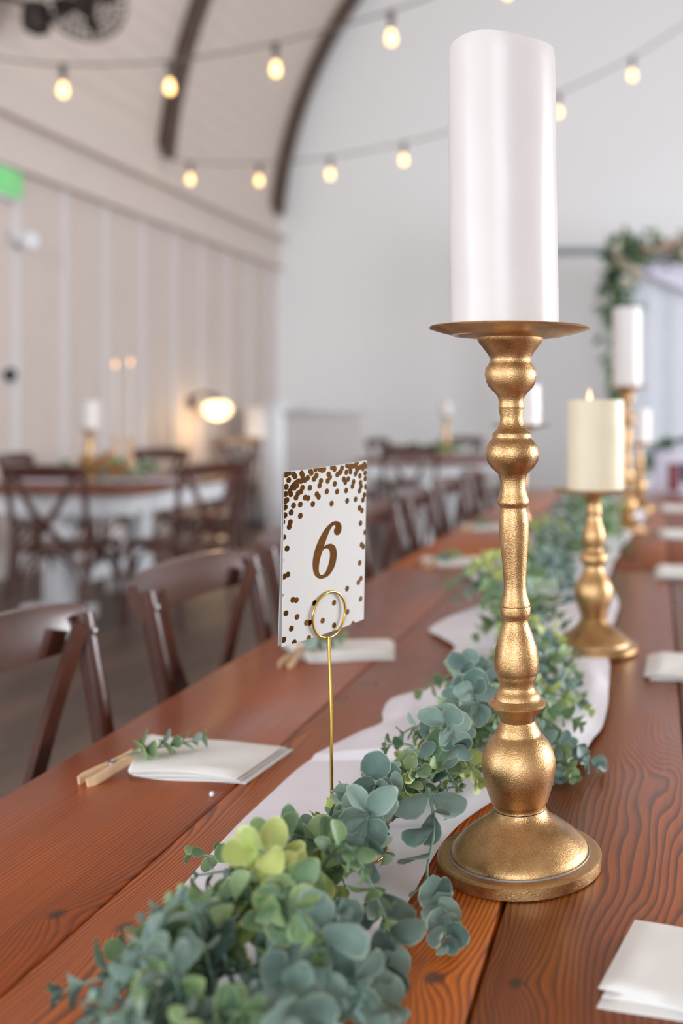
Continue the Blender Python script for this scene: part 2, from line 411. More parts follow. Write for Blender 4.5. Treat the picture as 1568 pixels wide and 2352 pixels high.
# left wall: panels with battens, frieze and crown under the vault
wl = windowed_wall('wall_left', 'y', ROOM_Y0, ROOM_Y1, ZS, ROOM_X0, -1, [(WZ0, WZ1, ADDED_LEFT)], 10, 'panel_paint')
y = 7.08 - .62*3
while y < ROOM_Y1:
    if y > ROOM_Y0: ubox('batten', 'batten_paint', wl, (ROOM_X0+.011, y, 1.5), (.022, .10, 2.84))
    y += .62
ly = ROOM_Y1-ROOM_Y0; cy = (ROOM_Y0+ROOM_Y1)/2
ubox('baseboard', 'batten_paint', wl, (ROOM_X0+.014, cy, .08), (.028, ly, .16))
t1 = struct('trim_1', box('trim', .05, ly, .30, c=(ROOM_X0+.025, cy, 3.10)), 'trim_paint')
ubox('lower_bead', 'trim_paint', t1, (ROOM_X0+.05, cy, 2.93), (.10, ly, .05))
ubox('crown', 'trim_paint', t1, (ROOM_X0+.075, cy, 3.27), (.15, ly, .05))
ubox('upper_frieze', 'trim_paint', t1, (ROOM_X0+.02, cy, 3.45), (.04, ly, .31))

# far gable wall: ship-lap boards on a dark backing
wb = struct('wall_back', box('wall_back', ROOM_X1-ROOM_X0+.4, .1, ZC+RV+.2, c=(XC, ROOM_Y1+.07, (ZC+RV+.2)/2)), 'groove')
z = 0
while z < ZC+RV-.15:
    zt = z+.14
    hw = 5.37 if zt < ZS else math.sqrt(RV*RV-(zt-ZC)**2)
    ubox('shiplap_board', 'wall_paint', wb, (XC, ROOM_Y1+.012, z+.069), (2*hw, .03, .1365)); z = zt

windowed_wall('wall_front', 'x', ROOM_X0-.2, ROOM_X1+.2, ZC+RV+.2, ROOM_Y0, -1, [(WZ0, WZ1, WIN_FRONT), (GZ0, GZ1, ADDED_GABLE)], 1)
windowed_wall('wall_right', 'y', ROOM_Y0, ROOM_Y1, ZS, ROOM_X1, 1, [(WZ0, WZ1, WIN_RIGHT)], 8)

struct('trim_2', box('trim_2', 5.2, .04, .09, .006, c=(1.05, ROOM_Y1-.02, 3.06)), 'rod_grey')

# vault: long narrow planks and dark arched ribs
a0 = math.asin((ZS-ZC)/RV); n = 80; da = (PI-2*a0)/n
ce = struct('ceiling', lathe('ceiling', [(RV+.05, 0), (RV+.05, 1)], 8, cap=False), 'groove')
V, Fc = [], []
for i in range(65):
    a = a0-.02+(PI-2*a0+.04)*i/64
    for yy in (ROOM_Y0-.2, ROOM_Y1+.2): V.append((XC-(RV+.03)*math.cos(a), yy, ZC+(RV+.03)*math.sin(a)))
for i in range(64): Fc.append((2*i, 2*i+1, 2*i+3, 2*i+2))
ce.data = mesh('ceiling', V, Fc, True); ce.data.materials.append(MATS['groove'])
for i in range(n):
    a = a0+da*(i+.5)
    ubox('ceiling_plank', 'ceiling_paint', ce, (XC-(RV+.008)*math.cos(a), cy, ZC+(RV+.008)*math.sin(a)), (RV*da-.004, ly+.2, .02), (0, -(PI/2-a), 0))
for yy in (-14.5, -11.6, -8.6, -5.6, -2.6, .4, 3.35, 6.3, 9.3, 12.16):
    V, Fc = [], []; ns = 60
    for i in range(ns+1):
        a = a0-.01+(PI-2*a0+.02)*i/ns
        for r, dy in ((RV-.13, -.06), (RV-.13, .06), (RV-.002, .06), (RV-.002, -.06)): V.append((XC-r*math.cos(a), yy+dy, ZC+r*math.sin(a)))
    for i in range(ns):
        for q in range(4):
            w = (q+1) % 4; Fc.append((i*4+q, i*4+w, i*4+4+w, i*4+4+q))
    Fc.append((3, 2, 1, 0)); Fc.append(tuple(ns*4+q for q in range(4)))
    obj('arch_rib', mesh('arch_rib', V, Fc, True, 40), MATS['rib_wood'], ce)

# ================================================================== long tables
SEAMS = [-.731, -.484, -.305, -.134, .036, .265, .489]
def long_table(y0, y1, label, far):
    t = thing('farm_table', label, 'table', (0, 0, 0), group='long farm tables')
    for i in range(6):
        xa, xb = SEAMS[i], SEAMS[i+1]
        g = .0015 if i not in (2, 3) else .003
        me = box('table_board', xb-xa-g, y1-y0, .045, .0025, c=((xa+xb)/2, (y0+y1)/2, TABLE_Z-.0225))
        obj('table_board', me, MATS['table_board_%d' % ((i+far*2) % 6 if far else i)], t)
    xm = (SEAMS[0]+SEAMS[-1])/2; w = SEAMS[-1]-SEAMS[0]
    obj('apron', boxes('apron', [(SEAMS[0]+.10, (y0+y1)/2, .665, .03, y1-y0-.08, .10), (SEAMS[-1]-.10, (y0+y1)/2, .665, .03, y1-y0-.08, .10),
        (xm, y0+.04, .665, w-.2, .03, .10), (xm, y1-.04, .665, w-.2, .03, .10)]), MATS['table_edge_wood'], t)
    for x in (SEAMS[0]+.12, SEAMS[-1]-.12):
        for y in (y0+.06, y1-.06): obj('leg', box('leg', .09, .09, .712, .006, c=(x, y, .357)), MATS['table_edge_wood'], t)
    return t
long_table(-.75, 2.80, 'near half of the long orange-brown plank farm table with the candlesticks', 0)
long_table(2.804, 5.66, 'far half of the long plank farm table reaching towards the flower arch', 1)

# ================================================================== chiffon runner
ROWS = [(.20,-.34,-.19),(.45,-.35,-.19),(.60,-.352,-.20),(.70,-.362,-.217),(.79,-.394,-.217),(.86,-.42,-.217),(.92,-.427,-.215),(1.03,-.432,-.21),(1.11,-.431,-.19),
 (1.22,-.426,-.14),(1.29,-.41,-.095),(1.36,-.39,-.082),(1.40,-.374,-.074),(1.45,-.386,-.071),(1.52,-.389,-.070),(1.58,-.347,-.072),(1.65,-.29,-.074),(1.70,-.32,-.076),
 (1.76,-.352,-.078),(1.86,-.362,-.089),(1.93,-.40,-.09),(2.0,-.44,-.09),(2.1,-.43,-.085),(2.19,-.40,-.083),(2.32,-.37,-.083),(2.45,-.40,-.10),(2.6,-.46,-.12),(2.72,-.505,-.12),
 (2.87,-.45,-.12),(3.1,-.42,-.11),(3.34,-.456,-.10),(3.7,-.40,-.07),(4.15,-.43,-.045),(4.6,-.38,-.05),(5.3,-.4,-.05)]
rows = catmull([Vector((a, b, c)) for a, b, c in ROWS], 9)
V, Fc = [], []; nc = 40
for y, xl, xr in rows:
    for j in range(nc+1):
        u = j/nc; x = xl+(xr-xl)*u
        e = min(1, min(u, 1-u)*7); e = e*e*(3-2*e)
        n1 = noise.noise(Vector((x*7+3, y*2.2, .3))); n2 = noise.noise(Vector((x*16+y*5, y*4.5, 4.2)))
        amp = .007 if y < 1.25 else .016
        h = amp*(.55+n1*.9)+.005*n2
        edge_lift = (.004+.011*max(0, noise.noise(Vector((y*4.3, u*3, 9)))))*(1 if y > 1.25 else .4)
        V.append((x, y, TABLE_Z+.0022+max(0, h)*e+edge_lift*(1-e)))
for i in range(len(rows)-1):
    for j in range(nc):
        a = i*(nc+1)+j; Fc.append((a, a+1, a+nc+2, a+nc+1))
runner = obj('table_runner', mesh('table_runner', V, Fc, True, 180), MATS['chiffon'])
tag(runner, 'rumpled white chiffon runner lying along the middle of the plank table', 'runner')

# ================================================================== candlesticks
S = 2400.0
def prof_px(lst, y0, s): return [(hw/s, (y0-y)/s) for y, hw in lst]
TALL_DOME = [(.0655,.0128),(.0655,.0148),(.0645,.0178),(.0615,.0215),(.0565,.0268),(.0505,.0318),(.044,.0365),(.0372,.0408),(.0315,.0448),(.0278,.0488),(.0258,.0525),(.0252,.0545)]
TALL_STEM = prof_px([(1852,61),(1848,60),(1841,62),(1838,66),(1834,67),(1815,73),(1790,80),(1765,84.5),(1745,85),(1725,80),(1705,70),(1690,58),(1686,54),(1683,52),(1678,51),(1665,44),
 (1655,39),(1645,42),(1634,53),(1627,58),(1622,62),(1618,66.5),(1613,67),(1607,60),(1602,53),(1598,52),(1592,49),(1588,46),(1581,40.5),(1575,40),(1568,41),(1560,44),(1553,46),(1549,46),(1545,48),(1540,50),
 (1525,51),(1510,50.5),(1490,48),(1470,43),(1450,36),(1436,30.5),(1426,29),(1420,30),(1414,34),(1408,35),(1397,35),(1393,34.5),(1392,31.5),(1390,31.5),(1389,34.0),(1380,31),(1365,27),(1345,25.3),(1320,26.5),(1280,29.3),
 (1240,33.5),(1205,35),(1180,33),(1168,30),(1164,31),(1160,35),(1154,36.7),(1149,36),(1140,33),(1125,29),(1105,29.5),(1092,32),(1087,36),(1075,49),(1060,59),(1042,62.5),(1025,59),(1014,52),(1009,46.5),(1004,45),(998,45),
 (994,43),(990,38),(982,32),(970,27.5),(958,26.5),(946,29),(940,30),(938.8,27.5),(937.2,27.5),(936,29.8),(925,28),(912,31),(900,41),(890,51),(878,57),(862,60),(848,58),(838,51),(830,47.5),(823,48),(812,54),(800,63),(787,73),(781,76),(774,76.5)], 1985, S)
def dish(z0, r, h, th=.0025):
    """shallow drip dish: underside, rolled rim, inner face"""
    out = [(.026, z0)]
    for i in range(1, 9):
        u = i/8; out.append((.026+(r-.026)*u, z0+h*(u**2.1)))
    out += [(r+.0005, z0+h+.001), (r-.0008, z0+h+.002)]
    for i in range(7, -1, -1):
        u = i/8; out.append(((r-.002)*u if u > 0 else .0005, z0+th+(h-.001)*(u**2.4)))
    return out
def disc(r, h): return [(r-.0015, 0), (r, .0012), (r, h-.002), (r-.002, h-.0002), (r-.004, h), (.05, h)]
def candlestick(label, loc, dome, stem, dish_r, dish_h, lean=(0, 0), rbase=.0785, hbase=.0128):
    t = thing('candlestick', label, 'candlestick', loc, group='gold candlesticks on the long table')
    zt = stem[-1][1]
    off = lambda z: (lean[0]*max(0, z-.05), lean[1]*max(0, z-.05))
    obj('base_disc', lathe('base_disc', disc(rbase, hbase), 96), MATS['antique_gold'], t)
    obj('base_ring', tube('base_ring', [(.0665*rbase/.0785*math.cos(a*PI/48), .0665*rbase/.0785*math.sin(a*PI/48), hbase+.0004) for a in range(96)], .0011, 6, True), MATS['ring_grey'], t)
    obj('base_dome', lathe('base_dome', dome, 96), MATS['antique_gold'], t)
    obj('turned_stem', lathe('turned_stem', stem, 72, off), MATS['antique_gold'], t)
    obj('drip_dish', lathe('drip_dish', dish(zt-.0015, dish_r, dish_h), 96, off), MATS['antique_gold'], t)
    return t, zt-.0015+.0025
def pillar_candle(label, loc, r, h, m, tilt=0, top=None, lit=False, rot=0):
    t = thing('pillar_candle', label, 'candle', loc, rot, group='pillar candles on gold candlesticks')
    t.rotation_euler = (0, tilt, rot)
    V, Fc = [], []; seg = 96; nz = 40
    ring = lambda k, rr, zz: [V.append((rr(i)*math.cos(2*PI*i/seg), rr(i)*math.sin(2*PI*i/seg), zz(i))) for i in range(seg)]
    tp = (lambda i: h+top(2*PI*i/seg)) if top else (lambda i: h)
    wob = lambda i, u: r*(1+.012*noise.noise(Vector((math.cos(2*PI*i/seg)*1.3, math.sin(2*PI*i/seg)*1.3, u*4+loc[1]))))
    ring(0, lambda i: r*.975, lambda i: 0)
    for k in range(nz+1):
        u = k/nz; ring(k, lambda i: wob(i, u)*(1 if u < 1 else .985), lambda i: .0018+(tp(i)-.0018)*u if u < 1 else tp(i))
    ring(0, lambda i: r*.955, lambda i: tp(i)+.0004); ring(0, lambda i: r*.90, lambda i: tp(i)-.004)
    ring(0, lambda i: r*.5, lambda i: h*.93); ring(0, lambda i: r*.04, lambda i: h*.925)
    nr = len(V)//seg
    for a in range(nr-1):
        for i in range(seg):
            j = (i+1) % seg; Fc.append((a*seg+i, a*seg+j, (a+1)*seg+j, (a+1)*seg+i))
    Fc.append(tuple(reversed(range(seg)))); Fc.append(tuple((nr-1)*seg+i for i in range(seg)))
    obj('wax', mesh('wax', V, Fc, True, 60), MATS[m], t)
    fl = [(0.0004, 0), (.0022, .002), (.0030, .006), (.0024, .012), (.0011, .018), (.0002, .024)]
    z0 = h*.925
    obj('wick', lathe('wick', [(.0014, z0), (.0014, h-.001+(.002 if lit else -.01))], 8), MATS['wick'], t)
    if lit: obj('flame', lathe('flame', [(a*1.5, b+h-.003) for a, b in fl], 12), MATS['flame'], t, loc=(-.010, -.02, 0))
    return t
LEAN = (-.0205, 0)
t, z = candlestick('tallest and nearest antique gold candlestick at right of the number card', (-.130, .991, TABLE_Z), TALL_DOME, TALL_STEM, .0765, .0085, LEAN)
def melted(a): return .0028*math.cos(a-R(252))+.0022*math.cos(3*(a-R(250)))-.001
pillar_candle('large white pillar candle with wavy melted rim on the tallest candlestick', (-.130-.0098-.004, .991, TABLE_Z+z), .0514, .272, 'wax_white', R(-.85), melted)

MED_Y = 1497; MS = 1280.0
MED_DOME = [(.0655,.0128),(.0655,.0148),(.0635,.0178),(.0595,.0220),(.054,.0270),(.0475,.0325),(.041,.0375),(.0345,.0430),(.0295,.048),(.0258,.0530),(.0240,.0558)]
MED_STEM = prof_px([(1426,29.5),(1421,29.5),(1418,31),(1410,32.5),(1398,37),(1385,41.5),(1372,44.5),(1362,45),(1350,43),(1338,38),(1328,32),(1320,27),(1313,23.5),(1308,22),(1303,22),(1299,26),(1293,30),
 (1286,31.5),(1279,30),(1272,25),(1267,21),(1262,20),(1256,23),(1248,25.5),(1236,26.5),(1224,24.5),(1212,20.5),(1202,17),(1194,15),(1188,14.5),(1185,17),(1180,18),(1174,17),(1170,15),(1160,15.5),(1150,17.5),(1143,22),(1140,25),(1137,26)], MED_Y, MS)
t, zm = candlestick('medium gold candlestick with a round belly standing on the runner', (-.112, 1.873, TABLE_Z+.003), MED_DOME, MED_STEM, .0735, .009)
pillar_candle('cream pillar candle with a lit flame on the medium candlestick', (-.108, 1.873, TABLE_Z+.003+zm), .0515, .166, 'wax_cream', lit=True)
stretch = lambda P, k: [(r, z if z < .05 else .05+(z-.05)*k) for r, z in P]
MID_STEM = stretch(TALL_STEM, (.386-.05)/(.505-.05))
t, zi = candlestick('mid-height gold candlestick half hidden behind the tallest one', (-.338, 2.60, TABLE_Z+.003), TALL_DOME, MID_STEM, .0745, .0085)
pillar_candle('short white pillar candle peeking out behind the tallest candlestick stem', (-.338, 2.60, TABLE_Z+.003+zi), .0515, .105, 'wax_white')
t, z = candlestick('distant tall gold candlestick behind the medium cream candle', (-.104, 3.712, TABLE_Z+.003), TALL_DOME, TALL_STEM, .0765, .0085)
pillar_candle('distant tall white pillar candle in front of the flower arch', (-.104, 3.712, TABLE_Z+.003+z), .0514, .285, 'wax_white')
t, z2 = candlestick('farthest small gold candlestick at the end of the garland', (-.075, 4.518, TABLE_Z+.003), MED_DOME, MED_STEM, .0735, .009)
pillar_candle('farthest small white pillar candle low beside the distant tall candlestick', (-.075, 4.518, TABLE_Z+.003+z2), .0515, .15, 'wax_white')

# ================================================================== table number card in its wire holder
DOTS= [(-58.0,82.4),(-54.5,83.7),(-48.8,81.9),(-47.0,79.7),(-54.6,76.8),(-38.7,81.8),(-37.5,79.6),(-27.3,83.1),(-26.1,81.0),(-30.9,76.5),(-34.5,74.8),(-39.3,74.4),(-42.9,74.4),(-45.9,73.1),(-48.8,70.9),(-44.7,70.5),(-47.6,68.7),(-57.5,70.7),(-52.9,66.0),(-51.8,63.0),(-58.2,63.8),(-56.5,57.8),(-58.3,56.8),(-58.4,50.9),(-50.6,69.1),(-37.5,67.6),(-39.3,64.1),(-42.9,62.8),(-45.3,58.9),(-33.8,57.5),(-30.1,56.6),(-18.3,59.1),(-15.7,56.2),(-39.9,51.5),(-48.3,51.5),(-23.5,50.0),(-51.1,45.1),(-39.6,40.4),(-58.5,43.3),(-52.0,35.6),(-53.2,31.4),(-61.1,36.9),(-59.7,22.0),(-55.5,10.5),(-62.6,0.1),(-58.6,-16.5),(-54.2,-15.2),(-62.2,-34.4),(-47.5,-41.1),(-43.2,-42.3),(-55.8,-52.9),(-41.9,-59.3),(-48.9,-69.3),(-58.0,-78.5),(-45.0,-84.1),(-26.2,-84.1),(-29.7,-67.7),(-25.6,-68.9),(-19.4,-50.1),(-14.4,83.6),(-8.8,83.1),(-20.6,84.2),(-11.3,82.5),(-27.8,66.5),(-19.3,77.8),(-22.3,74.8),(-12.9,71.7),(-14.7,67.2),(-2.2,77.4),(-0.2,74.2),(-3.3,70.7),(7.2,66.6),(-4.3,60.2),(10.8,58.3),(25.0,57.6),(2.9,47.1),(27.0,46.8),(5.3,83.1),(6.6,81.7),(2.7,83.7),(17.8,81.5),(16.0,78.2),(10.8,75.7),(14.0,77.1),(24.8,76.5),(21.0,69.9),(27.9,69.2),(23.5,66.6),(25.8,83.4),(31.3,82.0),(30.7,79.5),(31.6,76.3),(34.7,81.7),(39.5,82.2),(41.7,79.3),(42.6,76.6),(40.0,73.3),(37.0,65.2),(35.2,60.9),(47.9,70.3),(47.3,79.3),(53.1,77.4),(52.2,80.2),(55.7,81.6),(58.7,79.1),(57.1,72.1),(57.5,66.2),(58.9,57.4),(49.2,63.0),(50.2,58.8),(47.6,54.5),(56.6,48.9),(54.1,44.1),(41.0,46.6),(48.1,36.4),(52.7,33.0),(50.6,19.9),(59.2,8.9),(52.9,-3.4),(56.4,-6.0),(50.4,-22.2),(53.1,-39.5),(48.7,-42.7),(29.4,-45.3),(53.4,-61.4),(30.6,-70.0),(9.1,-55.7),(-7.4,-70.6),(9.7,-79.3),(40.5,-85.0),(42.8,85.0)]
SIX_O= [(10.7,28.1),(15.5,26.1),(18.4,22.4),(18.4,17.7),(16.0,14.3),(12.2,13.3),(8.8,15.0),(7.2,17.6),(7.5,20.3),(9.2,22.4),(8.8,24.2),(6.7,24.3),(3.4,22.8),(0.2,19.1),(-3.0,13.6),(-5.6,8.5),(-7.6,4.5),(-5.5,5.8),(-1.5,6.4),(3.3,6.0),(8.1,3.5),(11.1,-1.0),(12.0,-6.9),(10.8,-13.5),(8.3,-18.9),(3.6,-23.8),(-1.9,-26.7),(-8.0,-27.4),(-12.8,-26.6),(-17.5,-23.9),(-20.7,-19.5),(-22.3,-13.4),(-22.4,-6.8),(-21.0,-0.0),(-18.1,6.9),(-14.3,13.2),(-9.8,18.9),(-4.6,23.6),(1.3,27.0),(6.6,28.3)]
SIX_I= [(-4.1,2.6),(-1.1,1.6),(1.2,-1.2),(1.9,-6.1),(0.7,-11.6),(-1.5,-17.0),(-4.5,-21.7),(-8.1,-23.6),(-11.5,-22.8),(-13.6,-19.9),(-14.1,-15.5),(-13.1,-9.0),(-11.3,-3.7),(-8.7,1.1),(-6.5,2.5)]
CW, CH = .120, .170
CARD_LOC = Vector((-.3278, 1.0229, 1.0531)); CARD_ROT = (R(3.834), R(-2.851), R(65.567))
card = thing('number_card', 'white table number card printed with a gold 6 and gold confetti', 'card', CARD_LOC)
card.rotation_mode = 'YXZ'; card.rotation_euler = CARD_ROT
def bend(u, v): return .0035*(u/CW*2)**2            # the card bows slightly
def sheet(name, yoff, curl, m):
    V, Fc = [], []; nu, nv = 12, 16
    for s in (0, 1):
        for j in range(nv+1):
            for i in range(nu+1):
                u = -CW/2+CW*i/nu; v = -CH/2+CH*j/nv
                V.append((u, bend(u, v)+yoff+curl*((CH/2-v)/CH)**2*(.6+.4*(-u/CW))+s*.0005, v))
    w = nu+1; b = w*(nv+1)
    for j in range(nv):
        for i in range(nu):
            a = j*w+i; Fc.append((a, a+1, a+w+1, a+w)); Fc.append((b+a+w, b+a+w+1, b+a+1, b+a))
    for i in range(nu): Fc.append((b+i, b+i+1, i+1, i)); a = nv*w+i; Fc.append((a, a+1, b+a+1, b+a))
    for j in range(nv): a = j*w; Fc.append((a, a+w, b+a+w, b+a)); a += nu; Fc.append((b+a, b+a+w, a+w, a))
    return obj(name, mesh(name, V, Fc, False), MATS[m], card)
sheet('front_sheet', 0, 0, 'card_paper'); sheet('back_sheet', .0022, .0035, 'card_paper')
def clip_poly(P):
    for ax, lim, sg in ((0, -CW/2, 1), (0, CW/2, -1), (1, -CH/2, 1), (1, CH/2, -1)):
        out = []
        for i in range(len(P)):
            a, b = P[i-1], P[i]; da_, db = (a[ax]-lim)*sg, (b[ax]-lim)*sg
            if (da_ >= 0) != (db >= 0):
                q = da_/(da_-db); out.append((a[0]+(b[0]-a[0])*q, a[1]+(b[1]-a[1])*q))
            if db >= 0: out.append(b)
        P = out
        if len(P) < 3: return []
    return P
V, Fc = [], []
for k, (u, v) in enumerate(DOTS):
    r = .00295
    P = clip_poly([(u/1000+r*math.cos(2*PI*i/18), v/1000+r*math.sin(2*PI*i/18)) for i in range(18)])
    if len(P) < 3: continue
    Fc.append(tuple(range(len(V), len(V)+len(P))))
    V += [(a, bend(a, b)-.00012-.0000015*k, b) for a, b in P]
obj('confetti_print', mesh('confetti_print', V, Fc), MATS['gold_foil'], card)
cu = bpy.data.curves.new('six', 'CURVE'); cu.dimensions = '2D'; cu.fill_mode = 'BOTH'
for P in (SIX_O, SIX_I):
    q = catmull([Vector((a/1000, b/1000, 0)) for a, b in P], 4, True)
    sp = cu.splines.new('POLY'); sp.points.add(len(q)-1); sp.use_cyclic_u = True
    for i, c in enumerate(q): sp.points[i].co = (c.x, c.y, 0, 1)
tmp = bpy.data.objects.new('six_tmp', cu); COL.objects.link(tmp)
dg = bpy.context.evaluated_depsgraph_get(); me6 = bpy.data.meshes.new_from_object(tmp.evaluated_get(dg))
bpy.data.objects.remove(tmp); me6.materials.clear()
for v in me6.vertices: v.co = Vector((v.co.x, bend(v.co.x, v.co.y)-.0002, v.co.y))
obj('numeral', me6, MATS['gold_foil'], card)

holder = thing('card_holder', 'thin gold wire holder gripping the number card', 'card holder', (0, 0, 0))
CM = Matrix.Translation(CARD_LOC) @ Euler(CARD_ROT, 'YXZ').to_matrix().to_4x4()
rc, rr = (-.0005, -.0655), .0232
ringf = [CM @ Vector((rc[0]+rr*math.cos(a), -.0030+.0015*math.sin(a*.5), rc[1]+rr*math.sin(a))) for a in [R(-94+7.5*i) for i in range(49)]]
ringb = [CM @ Vector((rc[0]+rr*.97*math.cos(a), .0085, rc[1]+rr*.97*math.sin(a))) for a in [R(-94+7.5*i) for i in range(48)]]
obj('front_coil', tube('front_coil', ringf, .0013, 8), MATS['gold_wire'], holder)
obj('back_coil', tube('back_coil', ringb, .0013, 8, True), MATS['gold_wire'], holder)
foot = Vector((-.318, 1.000, TABLE_Z+.006)); topw = ringf[0]
obj('stem', tube('stem', [topw+Vector((0, 0, .001)), topw.lerp(foot, .03), topw.lerp(foot, .4)+Vector((.0015, 0, 0)), topw.lerp(foot, .75)+Vector((.001, 0, 0)), foot], .0017, 8), MATS['gold_wire'], holder)
obj('base_loop', tube('base_loop', [foot+Vector((.040*math.cos(a)+.02, .040*math.sin(a)-.02, .002)) for a in [2*PI*i/40 for i in range(40)]], .0017, 6, True), MATS['gold_wire'], holder)
obj('base_arm', tube('base_arm', [foot, foot+Vector((.01, -.03, .002)), foot+Vector((.02, -.06, .002))], .0017, 6), MATS['gold_wire'], holder)

# ================================================================== leaves and sprigs
def leaf_geo(wide, fold, curl):
    """one rounded faux-eucalyptus leaf, unit long along +y, 40 triangles; last item is the pale rim mask"""
    S_ = (-1, -.88, 0, .88, 1); T_ = (0, .10, .30, .55, .78, .94, 1)
    V, Fc, rim = [], [], []
    for t in T_:
        w = wide*.5*(math.sqrt(max(0, 1-((t-.54)/.47)**2)) if t > .54 else max(.03, math.sin(PI/2*t/.54)**.85))
        for s in S_:
            x = s*w
            V.append((x, t, fold*abs(x)*1.0 - curl*t*t + .10*math.sin(PI*t)*(s*s)*wide))
            rim.append(1.0 if abs(s) == 1 or t == 1 else 0.0)
    for j in range(len(T_)-1):
        for i in range(4): a = j*5+i; Fc.append((a, a+1, a+6, a+5))
    return V, Fc, rim
LEAF_GEO = [leaf_geo(.92, .18, .16), leaf_geo(.80, .28, .26), leaf_geo(1.02, .10, .05), leaf_geo(.70, .35, .34)]
LEAF_ME = {}
def leaf_mesh(k, m):
    if (k, m) not in LEAF_ME:
        V, Fc, rim = LEAF_GEO[k]; me = mesh('leaf', V, Fc, True, 180); at = me.attributes.new('rim', 'FLOAT', 'POINT')
        at.data.foreach_set('value', rim); me.materials.append(MATS[m]); LEAF_ME[k, m] = me
    return LEAF_ME[k, m]
def frame(pos, d, nrm, size):
    y = d.normalized(); z = (nrm - y*nrm.dot(y))
    if z.length < 1e-5: z = y.orthogonal()
    z.normalize(); x = y.cross(z)
    M = Matrix((x, y, z)).transposed().to_4x4(); M.translation = pos
    return M @ Matrix.Diagonal((size, size, size, 1))
def sprig_leaves(path, s0, s1, m, rnd, start=.12, step=.016, tip=True, spread=1.0):
    """opposite leaf pairs, each pair turned a quarter against the last; returns [(matrix, kind, material)]"""
    out = []; L_ = [0]
    for a, b in zip(path[:-1], path[1:]): L_.append(L_[-1]+(b-a).length)
    tot = L_[-1]; d = tot*start; k = 0; phase = rnd.uniform(0, PI)
    def at(d):
        for i in range(len(path)-1):
            if d <= L_[i+1] or i == len(path)-2:
                q = (d-L_[i])/max(1e-6, L_[i+1]-L_[i]); return path[i].lerp(path[i+1], min(1, q)), (path[i+1]-path[i]).normalized()
    while d < tot:
        u = d/tot; p, t = at(d); size = (s0+(s1-s0)*u)*rnd.uniform(.85, 1.15)
        a = t.orthogonal().normalized(); a.rotate(Quaternion(t, phase + k*PI/2 + rnd.uniform(-.35, .35)))
        for sg in (1, -1):
            r = a*sg; ang = rnd.uniform(.55, 1.15)*spread
            dr = t*math.cos(ang)+r*math.sin(ang)
            nrm = t*math.sin(ang)-r*math.cos(ang) + Vector((rnd.uniform(-.25, .25), rnd.uniform(-.25, .25), rnd.uniform(-.1, .3)))
            out.append((frame(p+dr*.002, dr, nrm, size*rnd.uniform(.9, 1.1)), rnd.randrange(4), m))
        d += step*(.75+.5*size/.034); k += 1
    if tip:
        p, t = path[-1], (path[-1]-path[-2]).normalized()
        for q in range(3):
            r = t.orthogonal().normalized(); r.rotate(Quaternion(t, phase+q*2.1)); dr = (t*.8+r*.6)
            out.append((frame(p, dr, t-r*.5, s1*rnd.uniform(.6, .95)), rnd.randrange(4), m))
    return out
def keep(M, floor_z):
    """lift leaves that would dip into the table, drop those inside the nearest candlesticks"""
    c = M @ Vector((0, .5, 0)); size = M.to_scale().x
    tip = M @ Vector((0, 1, 0)); low = min((M @ Vector(v)).z for v in ((0, 0, 0), (.4, .55, .1), (-.4, .55, .1), (0, 1, -.2)))
    if low < floor_z: M.translation.z += floor_z-low
    for (sx, sy, rb, rs) in ((-.130, .991, .092, .050), (-.112, 1.873, .088, .046), (-.35, 2.60, .088, .05)):
        d = math.hypot(c.x-sx, c.y-sy); dt = math.hypot(tip.x-sx, tip.y-sy)
        lim = rb if c.z < TABLE_Z+.045 else rs
        if min(d, dt) < lim: return False
    return True
def spath(P): return catmull(P, 5)

